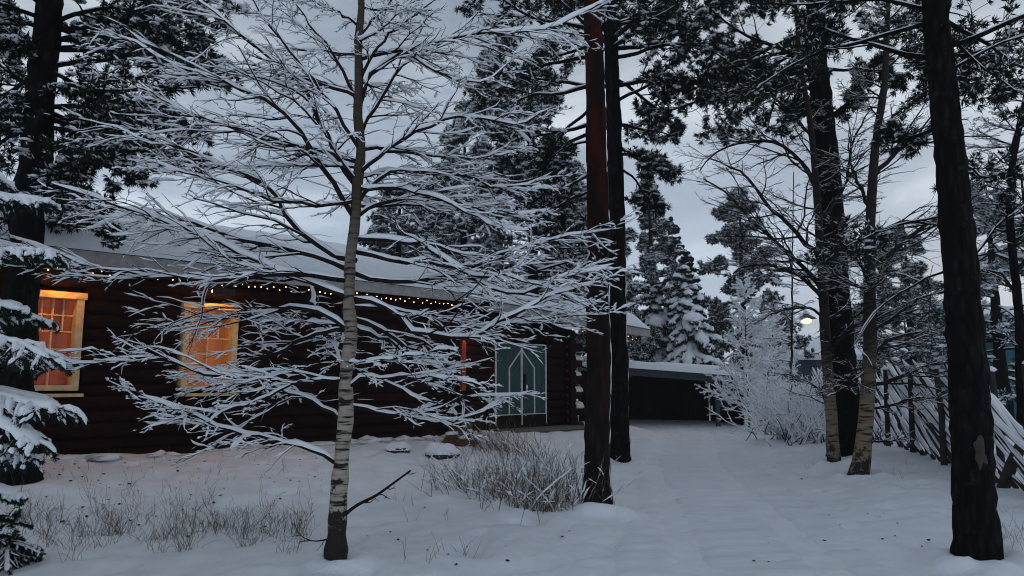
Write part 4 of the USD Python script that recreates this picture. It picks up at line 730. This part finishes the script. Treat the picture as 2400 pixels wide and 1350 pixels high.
bare_tree('bare birch with curved pale foot right of the snag pine', [(2008, 1118), (2022, 1070), (2030, 980), (2038, 850), (2038, 700), (2040, 560), (2046, 420), (2058, 300), (2072, 200), (2080, 60), (2085, -40)], B, [0.155, 0.115, 0.105, 0.09, 0.075, 0.06, 0.045, 0.035, 0.02], [
    ([(2040, 640), (2090, 590), (2150, 540), (2230, 480), (2290, 400)], .8), ([(2038, 780), (2100, 740), (2180, 690), (2260, 680)], -.6), ([(2038, 900), (2110, 880), (2200, 850), (2280, 860)], .5), ([(2040, 660), (2000, 600), (1960, 560), (1940, 500)], -.8), ([(2050, 420), (2110, 350), (2180, 300), (2240, 200)], .7),
    ([(2036, 860), (2080, 800), (2150, 780), (2230, 780)], 1.0), ([(2034, 960), (2090, 950), (2160, 930), (2230, 940)], -.4), ([(2046, 480), (2000, 400), (1990, 300)], .6), ([(2030, 1030), (2080, 1035), (2130, 1015)], -.3), ([(2060, 330), (2130, 250), (2200, 220)], -.9), ([(2042, 560), (2120, 520), (2200, 530), (2280, 560)], -1.2), ([(2036, 870), (1980, 910), (1930, 930)], -.5)], rg, extra=26)
rg = np.random.default_rng(303)
bare_tree('pale thin birch sapling before the street lamp', [(1848, 965), (1855, 850), (1857, 750), (1856, 650), (1858, 560)], 21, [0.035, 0.03, 0.022, 0.012], [], rg, n2=6, n3=3, n4=0, snow=0.9, extra=16, min_r=0.006, sn_w=(0.03, 0.02, 0.016, 0.012), L_ext=1.3, tname='birch_sapling')
rg = np.random.default_rng(305)
bare_tree('bare dark tree arching over the fence behind the close trunk', [(2395, 1000), (2392, 850), (2385, 700), (2370, 560), (2372, 400), (2400, 250), (2430, 100)], 12.5, [0.08, 0.07, 0.06, 0.05, 0.04], [([(2385, 700), (2340, 640), (2290, 630), (2230, 640)], .5), ([(2375, 580), (2400, 500), (2390, 420), (2330, 360)], .4), ([(2390, 820), (2330, 780), (2280, 790)], -.4), ([(2380, 640), (2420, 560), (2380, 480), (2300, 480)], -.6)], rg, extra=30, bark='pine', n2=11, tname='bare_tree', cat='tree', snow=0.6)

# ------------------------------------------------------------------ frosted young trees and bushes by the carport
def frosted(label, px, pyb, depth, h, spread, seed, n=26, tname='frosted_tree', cat='tree', cone=True, n2=9, n3=5, w=0.030, wig=0.12):
    rg = np.random.default_rng(seed); t = thing(tname, label, cat); b = at(px, pyb, depth); b[2] = float(gh(b[0], b[1])) - 0.05; mb, sb = MB(), MB()
    if cone:
        T = np.linspace(b, b + [0, 0, h], 14); tubes(mb, T, np.linspace(0.05, 0.01, 14), 6); F = rg.random(n) ** 0.8; st = b + np.stack([0 * F, 0 * F, h * (0.04 + 0.94 * F)], 1); L = spread * (1.05 - F) * rg.uniform(0.7, 1.1, n) + 0.2; e = rg.uniform(0.15, 0.75, n)
    else:
        st = b + np.stack([rg.normal(0, spread * .45, n), rg.normal(0, spread * .45, n), np.zeros(n)], 1); st[:, 2] = gh(st[:, 0], st[:, 1]); L = h * rg.uniform(0.6, 1.15, n); e = rg.uniform(0.6, 1.4, n)
    a = rg.uniform(0, 2 * PI, n); d = np.stack([np.cos(a) * np.cos(e), np.sin(a) * np.cos(e), np.sin(e)], 1)
    P = grow(st, d, L, 8, rg, wig, 0.03 if cone else -0.02); R = np.broadcast_to(np.linspace(0.016, 0.005, 8), (n, 8)); tubes(mb, P, R, 4)
    p, dd, l, r = spawn(P, R, n2, rg, 0.15, 1, (0.4, 0.9), 0.8, (0.25, 0.5)); Q = grow(p, dd, l, 5, rg, wig, 0.02); tubes(mb, Q, np.full((len(Q), 5), 0.005), 3)
    p, dd, l, r = spawn(Q, 0.005, n3, rg, 0.2, 1, (0.4, 0.9), 0.8, (0.4, 0.7)); Q3 = grow(p, dd, l, 4, rg, wig, 0.02)
    put('stems', mb.mesh(), M['twig'], t)
    for A, ww in ((P, w * 1.3), (Q, w), (Q3, w * 0.8)):
        K = A.shape[1]; tubes(sb, A + [0, 0, ww * 0.35], ww * 0.62 * (0.5 + rg.random((len(A), K))) * np.r_[np.ones(K - 1), 0.2], 5)
    put('frost', sb.mesh(), M['bsnow'], t, smooth=True); return t
frosted('pointed hoar-white young tree right of the snowy spruces', 1752, 880, 25, 5.3, 1.7, 401, n=80, n2=10, n3=6)
frosted('hoar-white young tree behind and right of the carport, half hidden by the pointed one', 1800, 880, 31, 4.2, 1.4, 402, n=60, n2=9, n3=5)
frosted('hoar-white rounded young tree left of the birch sapling', 1815, 880, 26.5, 4.4, 1.5, 406, n=60, n2=9, n3=5)
for k, (px, py, dp, h, sp, lb) in enumerate([(1835, 985, 22, 1.7, .7, 'snow-crusted tangled bush at the corner of the carport'), (1850, 1010, 19, 1.6, .8, 'snow-crusted tangled bush below the birch sapling'), (1905, 1030, 17.5, 1.7, .7, 'snow-crusted tangled bush left of the first bare birch'), (2090, 1000, 18.5, 1.5, .9, 'snow-crusted bush against the fence behind the second bare birch')]):
    frosted(lb, px, py, dp, h, sp, 410 + k, n=46, tname='snowy_bush', cat='bush', cone=False, n2=5, n3=3, w=0.020, wig=0.16)

# ------------------------------------------------------------------ far trees
rg = np.random.default_rng(500); FAR = []
def far_proto(label, x, y, h, seed, snow, group, kind):
    r = np.random.default_rng(seed); b = np.array([0, 0, 0.0]); T = np.stack([np.zeros(20), np.zeros(20), np.linspace(-0.5, h, 20)], 1); R = np.linspace(0.22, 0.03, 20)
    t = thing('far_conifer', label, 'conifer', group); mb = MB(); tubes(mb, T, R, 6); put('trunk', mb.mesh(), M['pine'], t); w, s, c = MB(), MB(), MB()
    for k in range(44):
        f = (k + r.random()) / 44; a = r.uniform(0, 6.28); e = r.uniform(-0.2, 0.3); L = (2.7 * (1 - f) ** 0.8 + 0.4) * (r.uniform(.7, 1.15)); pine_limb(np.array([0, 0, h * (0.10 + 0.89 * f)]), np.array([math.cos(a), math.sin(a), math.sin(e)]), L, 0.03, t, r, acc=(w, s, c), tuft=0.36, width=0.05, M_=9, n2=6, n3=3, snow=snow, lump=0.14, snow_w=0.06, droop=-0.03, frost=0.35, dens=1.0)
    put('limbs', w.mesh(), M['pine'], t); put('crown', c.mesh(), M['spruce'], t); put('crown_snow', s.mesh(), M['bsnow'], t, smooth=True); return t
FG = 'far snow-dusted conifers in the tree line'
pr = [far_proto('far snow-dusted conifer in the tree line behind house and fence', 0, 0, 11.0, 501 + k, 0.35, FG, k) for k in range(2)]
spots = [(1610, 60), (1690, 55), (1800, 66), (1850, 60), (2010, 58), (2070, 50), (2185, 52), (2260, 55), (2330, 48), (2420, 52), (1490, 58), (1330, 36), (1010, 36), (1390, 44), (850, 40), (740, 46), (640, 55), (560, 60), (420, 50), (300, 54), (150, 48), (20, 52), (2500, 46), (1940, 70), (1760, 74), (2130, 66)]
for i, (px, dp) in enumerate(spots):
    b = at(px, 900, dp); hh = rg.uniform(0.55, 0.95) * (0.75 if 1600 < px < 2010 else 0.9) if dp > 40 else rg.uniform(0.85, 1.1); hh = hh * (0.62 if px < 900 else 1)
    if i < 2:
        x = UsdGeom.Xformable(pr[i]); x.AddTranslateOp().Set(Gf.Vec3d(float(b[0]), float(b[1]), float(gh(b[0], b[1])))); x.AddScaleOp().Set(Gf.Vec3f(hh, hh, hh))
    else: dup(pr[i % 2], (b[0], b[1], float(gh(b[0], b[1]))), rg.uniform(0, 360), (hh, hh, hh * rg.uniform(0.9, 1.1)), 'far snow-dusted conifer in the tree line behind house and fence', 'conifer', FG)

# ------------------------------------------------------------------ small things on the snow
def blades(pts, h, n_each, rng, r=0.0022, bend=0.25, K=5, lean=0.35):
    mb = MB(); st = np.repeat(pts, n_each, 0); st = st + np.concatenate([rng.normal(0, 0.05, (len(st), 2)), np.zeros((len(st), 1))], 1); st[:, 2] = gh(st[:, 0], st[:, 1]) - 0.02
    a = rng.uniform(0, 6.28, len(st)); d = np.stack([np.cos(a) * lean, np.sin(a) * lean, np.ones(len(st))], 1); d /= np.linalg.norm(d, axis=1, keepdims=True); P = grow(st, d, np.broadcast_to(h, (len(pts),)).repeat(n_each) * rng.uniform(0.5, 1.2, len(st)), K, rng, bend, -0.06)
    tubes(mb, P, np.broadcast_to(r * np.linspace(1, 0.4, K), (len(st), K)), 3); return mb
rng = np.random.default_rng(601)
pts = []
while len(pts) < 170:
    px, py = rng.uniform(20, 720), rng.normal(1235, 32)
    if 1150 < py < 1320: pts.append(gpoint(px, py))
put('dry_grass', blades(np.array(pts), 0.26, 7, rng).mesh(), M['grass'], kind='stuff', label='thin dry grass standing out of the snow at the left', cat='grass')
pts = [gpoint(rng.uniform(120, 760), rng.uniform(1060, 1180)) for _ in range(45)] + [gpoint(rng.uniform(880, 1120), rng.uniform(1150, 1330)) for _ in range(14)] + [gpoint(rng.uniform(2340, 2400), rng.uniform(1200, 1320)) for _ in range(16)] + [gpoint(rng.uniform(1850, 2150), rng.uniform(1090, 1130)) for _ in range(8)]
put('dry_grass', blades(np.array(pts), 0.20, 2, rng, 0.0025, 0.12).mesh(), M['grass'], kind='stuff', label='scattered single dry stalks in the snow', cat='grass')
mb = MB(); C = np.array([gpoint(rng.uniform(60, 760), rng.uniform(1075, 1260)) for _ in range(110)] + [gpoint(rng.uniform(830, 1350), rng.uniform(1110, 1330)) for _ in range(22)] + [gpoint(rng.uniform(1750, 2230), rng.uniform(1120, 1330)) for _ in range(20)]); lumps(mb, C + [0, 0, 0.006], 0.014 * rng.uniform(0.4, 1.3, len(C)), rng, 0.7)
put('leaf_litter', mb.mesh(), M['leaf'], kind='stuff', label='dark fallen leaves and bark flakes lying on the snow', cat='leaves')
def shrub(label, px, py, w, h, n, seed, lean=(0, 0), r=0.0035, snow=0.6, n2=5, d_depth=0.35):
    rg = np.random.default_rng(seed); t = thing('dry_shrub', label, 'shrub'); c = gpoint(px, py); st = c + np.stack([rg.normal(0, w, n), rg.normal(0, d_depth, n), np.zeros(n)], 1); st[:, 2] = gh(st[:, 0], st[:, 1]) - 0.03
    d = np.stack([rg.normal(lean[0], 0.35, n), rg.normal(lean[1], 0.3, n), np.ones(n)], 1); d /= np.linalg.norm(d, axis=1, keepdims=True); P = grow(st, d, h * rg.uniform(0.5, 1.15, n), 8, rg, 0.12, -0.03); R = np.broadcast_to(r * np.linspace(1.2, 0.4, 8), (n, 8)); mb = MB(); tubes(mb, P, R, 4)
    p, dd, l, rr = spawn(P, R, n2, rg, 0.2, 1, (0.3, 0.8), 0.8, (0.2, 0.45)); Q = grow(p, dd, l, 5, rg, 0.16, 0.0); tubes(mb, Q, np.broadcast_to(r * 0.6 * np.linspace(1, 0.4, 5), (len(Q), 5)), 3); put('stems', mb.mesh(), M['grass'], t)
    sb = MB(); k = rg.random(n) < snow; snow_on(sb, P[k], R[k], 0.014, 0.014, rg, 6, 0.6, 0.25); k = rg.random(len(Q)) < snow * 0.6; snow_on(sb, Q[k], 0.002, 0.009, 0.009, rg, 5, 0.6, 0.3); put('snow', sb.mesh(), M['bsnow'], t, smooth=True, kind='stuff'); return t
shrub('broad dry shrub with snow in it left of the red-barked pine, its left half', 1135, 1160, 0.36, 0.72, 150, 611, (-0.25, 0), snow=0.7)
shrub('dense dark dry shrub close to the foot of the red-barked pine', 1270, 1190, 0.34, 0.78, 240, 612, (0.0, 0), snow=0.4)
shrub('fine leaning dry grass tuft behind the shrubs below the door', 1190, 1060, 0.45, 0.75, 190, 613, (-0.45, 0), r=0.003, snow=0.1, n2=2)
# snow heaps, stones and the stump along the foot of the house
def boulder(label, c, size, seed, snow=True, material='stone', tname='boulder', cat='stone'):
    rg = np.random.default_rng(seed); t = thing(tname, label, cat); m = trimesh.creation.icosphere(3); v = np.array(m.vertices); nn = meshkit.fbm(v * 1.6 + seed * 3.1, 3, seed)[:, None]; v = v * (0.45 + 1.1 * nn) * size
    put('stone' if material == 'stone' else 'wood', (v + c, np.array(m.faces)), M[material], t, smooth=True)
    if snow:
        g = v.copy(); top = np.clip(g[:, 2] / size[2], 0, 1); g = g * [1.05, 1.05, 1]; g[:, 2] = g[:, 2] + 0.09 * np.sqrt(top) - 0.03; f = np.array(m.faces); f = f[(v[f][:, :, 2].mean(1) > 0.12 * size[2])]; u_, inv = np.unique(f, return_inverse=True); put('snow_cap', (g[u_] + c, inv.reshape(-1, 3)), M['bsnow'], t, smooth=True)
for k, (px, py, s, lb) in enumerate([(1035, 1060, (.30, .22, .16), 'snow-capped dark stone left of the stump'), (935, 1048, (.22, .16, .09), 'low snow-capped stone under the log wall, right of the birch'), (310, 1036, (.42, .2, .15), 'orange-lit snow-capped stone between the two windows at the wall foot'), (205, 1040, (.24, .16, .14), 'orange-lit snow-capped stone below the left window')]):
    boulder(lb, gpoint(px, py + 10) + [0, 0, s[2] * 0.15], np.array(s), 70 + k)
M['stumpwood'] = bumpy('broken_brown_wood', [(0.3, (0.05, 0.025, 0.014)), (0.7, (0.16, 0.085, 0.05))], 4, 0.6, 0.9, stretch=(3, 3, 0.6))
c = gpoint(1078, 1040); t = thing('tree_stump', 'ragged brown tree stump patched with snow left of the door', 'stump'); rg = np.random.default_rng(620)
K = 18; S_ = 22; an = np.arange(S_) * 2 * PI / S_; zz = np.linspace(-0.1, 0.5, K); rag = meshkit.noise(np.stack([np.cos(an) * 2, np.sin(an) * 2, 0 * an], -1), 3); rr = 0.20 + 0.22 * np.exp(-np.clip(zz, 0, 1) / 0.14)[:, None] * (0.4 + 1.0 * meshkit.noise(np.stack([np.cos(an) * 1.6, np.sin(an) * 1.6, 0 * an], -1), 6))[None] + 0.03 * np.sin(an * 7)[None]
V = np.stack([c[0] + rr * np.cos(an), c[1] + rr * np.sin(an), c[2] + zz[:, None] * (0.6 + 0.8 * rag)[None]], -1); mb = MB(); mb.add(V, quads(1, K, S_)); mb.add(np.r_[V[-1], [c + [0, 0, 0.25]]], np.stack([np.arange(S_), (np.arange(S_) + 1) % S_, np.full(S_, S_)], 1)); put('stump', mb.mesh(), M['stumpwood'], t, smooth=50)
mb = MB(); lumps(mb, c + np.stack([rg.normal(0.05, .28, 16), rg.normal(-0.12, .2, 16), rg.uniform(0.0, .26, 16)], 1), 0.10, rg, 0.6); put('snow', mb.mesh(), M['bsnow'], t, smooth=True, kind='stuff')
mb = MB(); n = 90; sN = rng.uniform(-1.5, 9.0, n); C = np.array([wall(s, rng.uniform(0.1, 0.8), 0) for s in sN]); C[:, 2] = gh(C[:, 0], C[:, 1]) + 0.01; lumps(mb, C, rng.uniform(0.05, 0.16, n), rng, 0.5)
put('snow_heaps', mb.mesh(), M['bsnow'], kind='stuff', label='small heaps of fallen snow along the foot of the log wall', cat='snow', smooth=True)

# ------------------------------------------------------------------ air
hz_m = mat('haze', {'v': ('principled_volume', {'color': (0.86, 0.90, 0.97), 'density': 0.0009, 'anisotropy': 0.1})}, [], surface=None, volume='v.volume')
put('haze', trimesh.creation.box(bounds=[(-340, -80, -3), (340, 640, 30)]), hz_m, kind='stuff', label='thin grey winter haze between the trees', cat='haze')
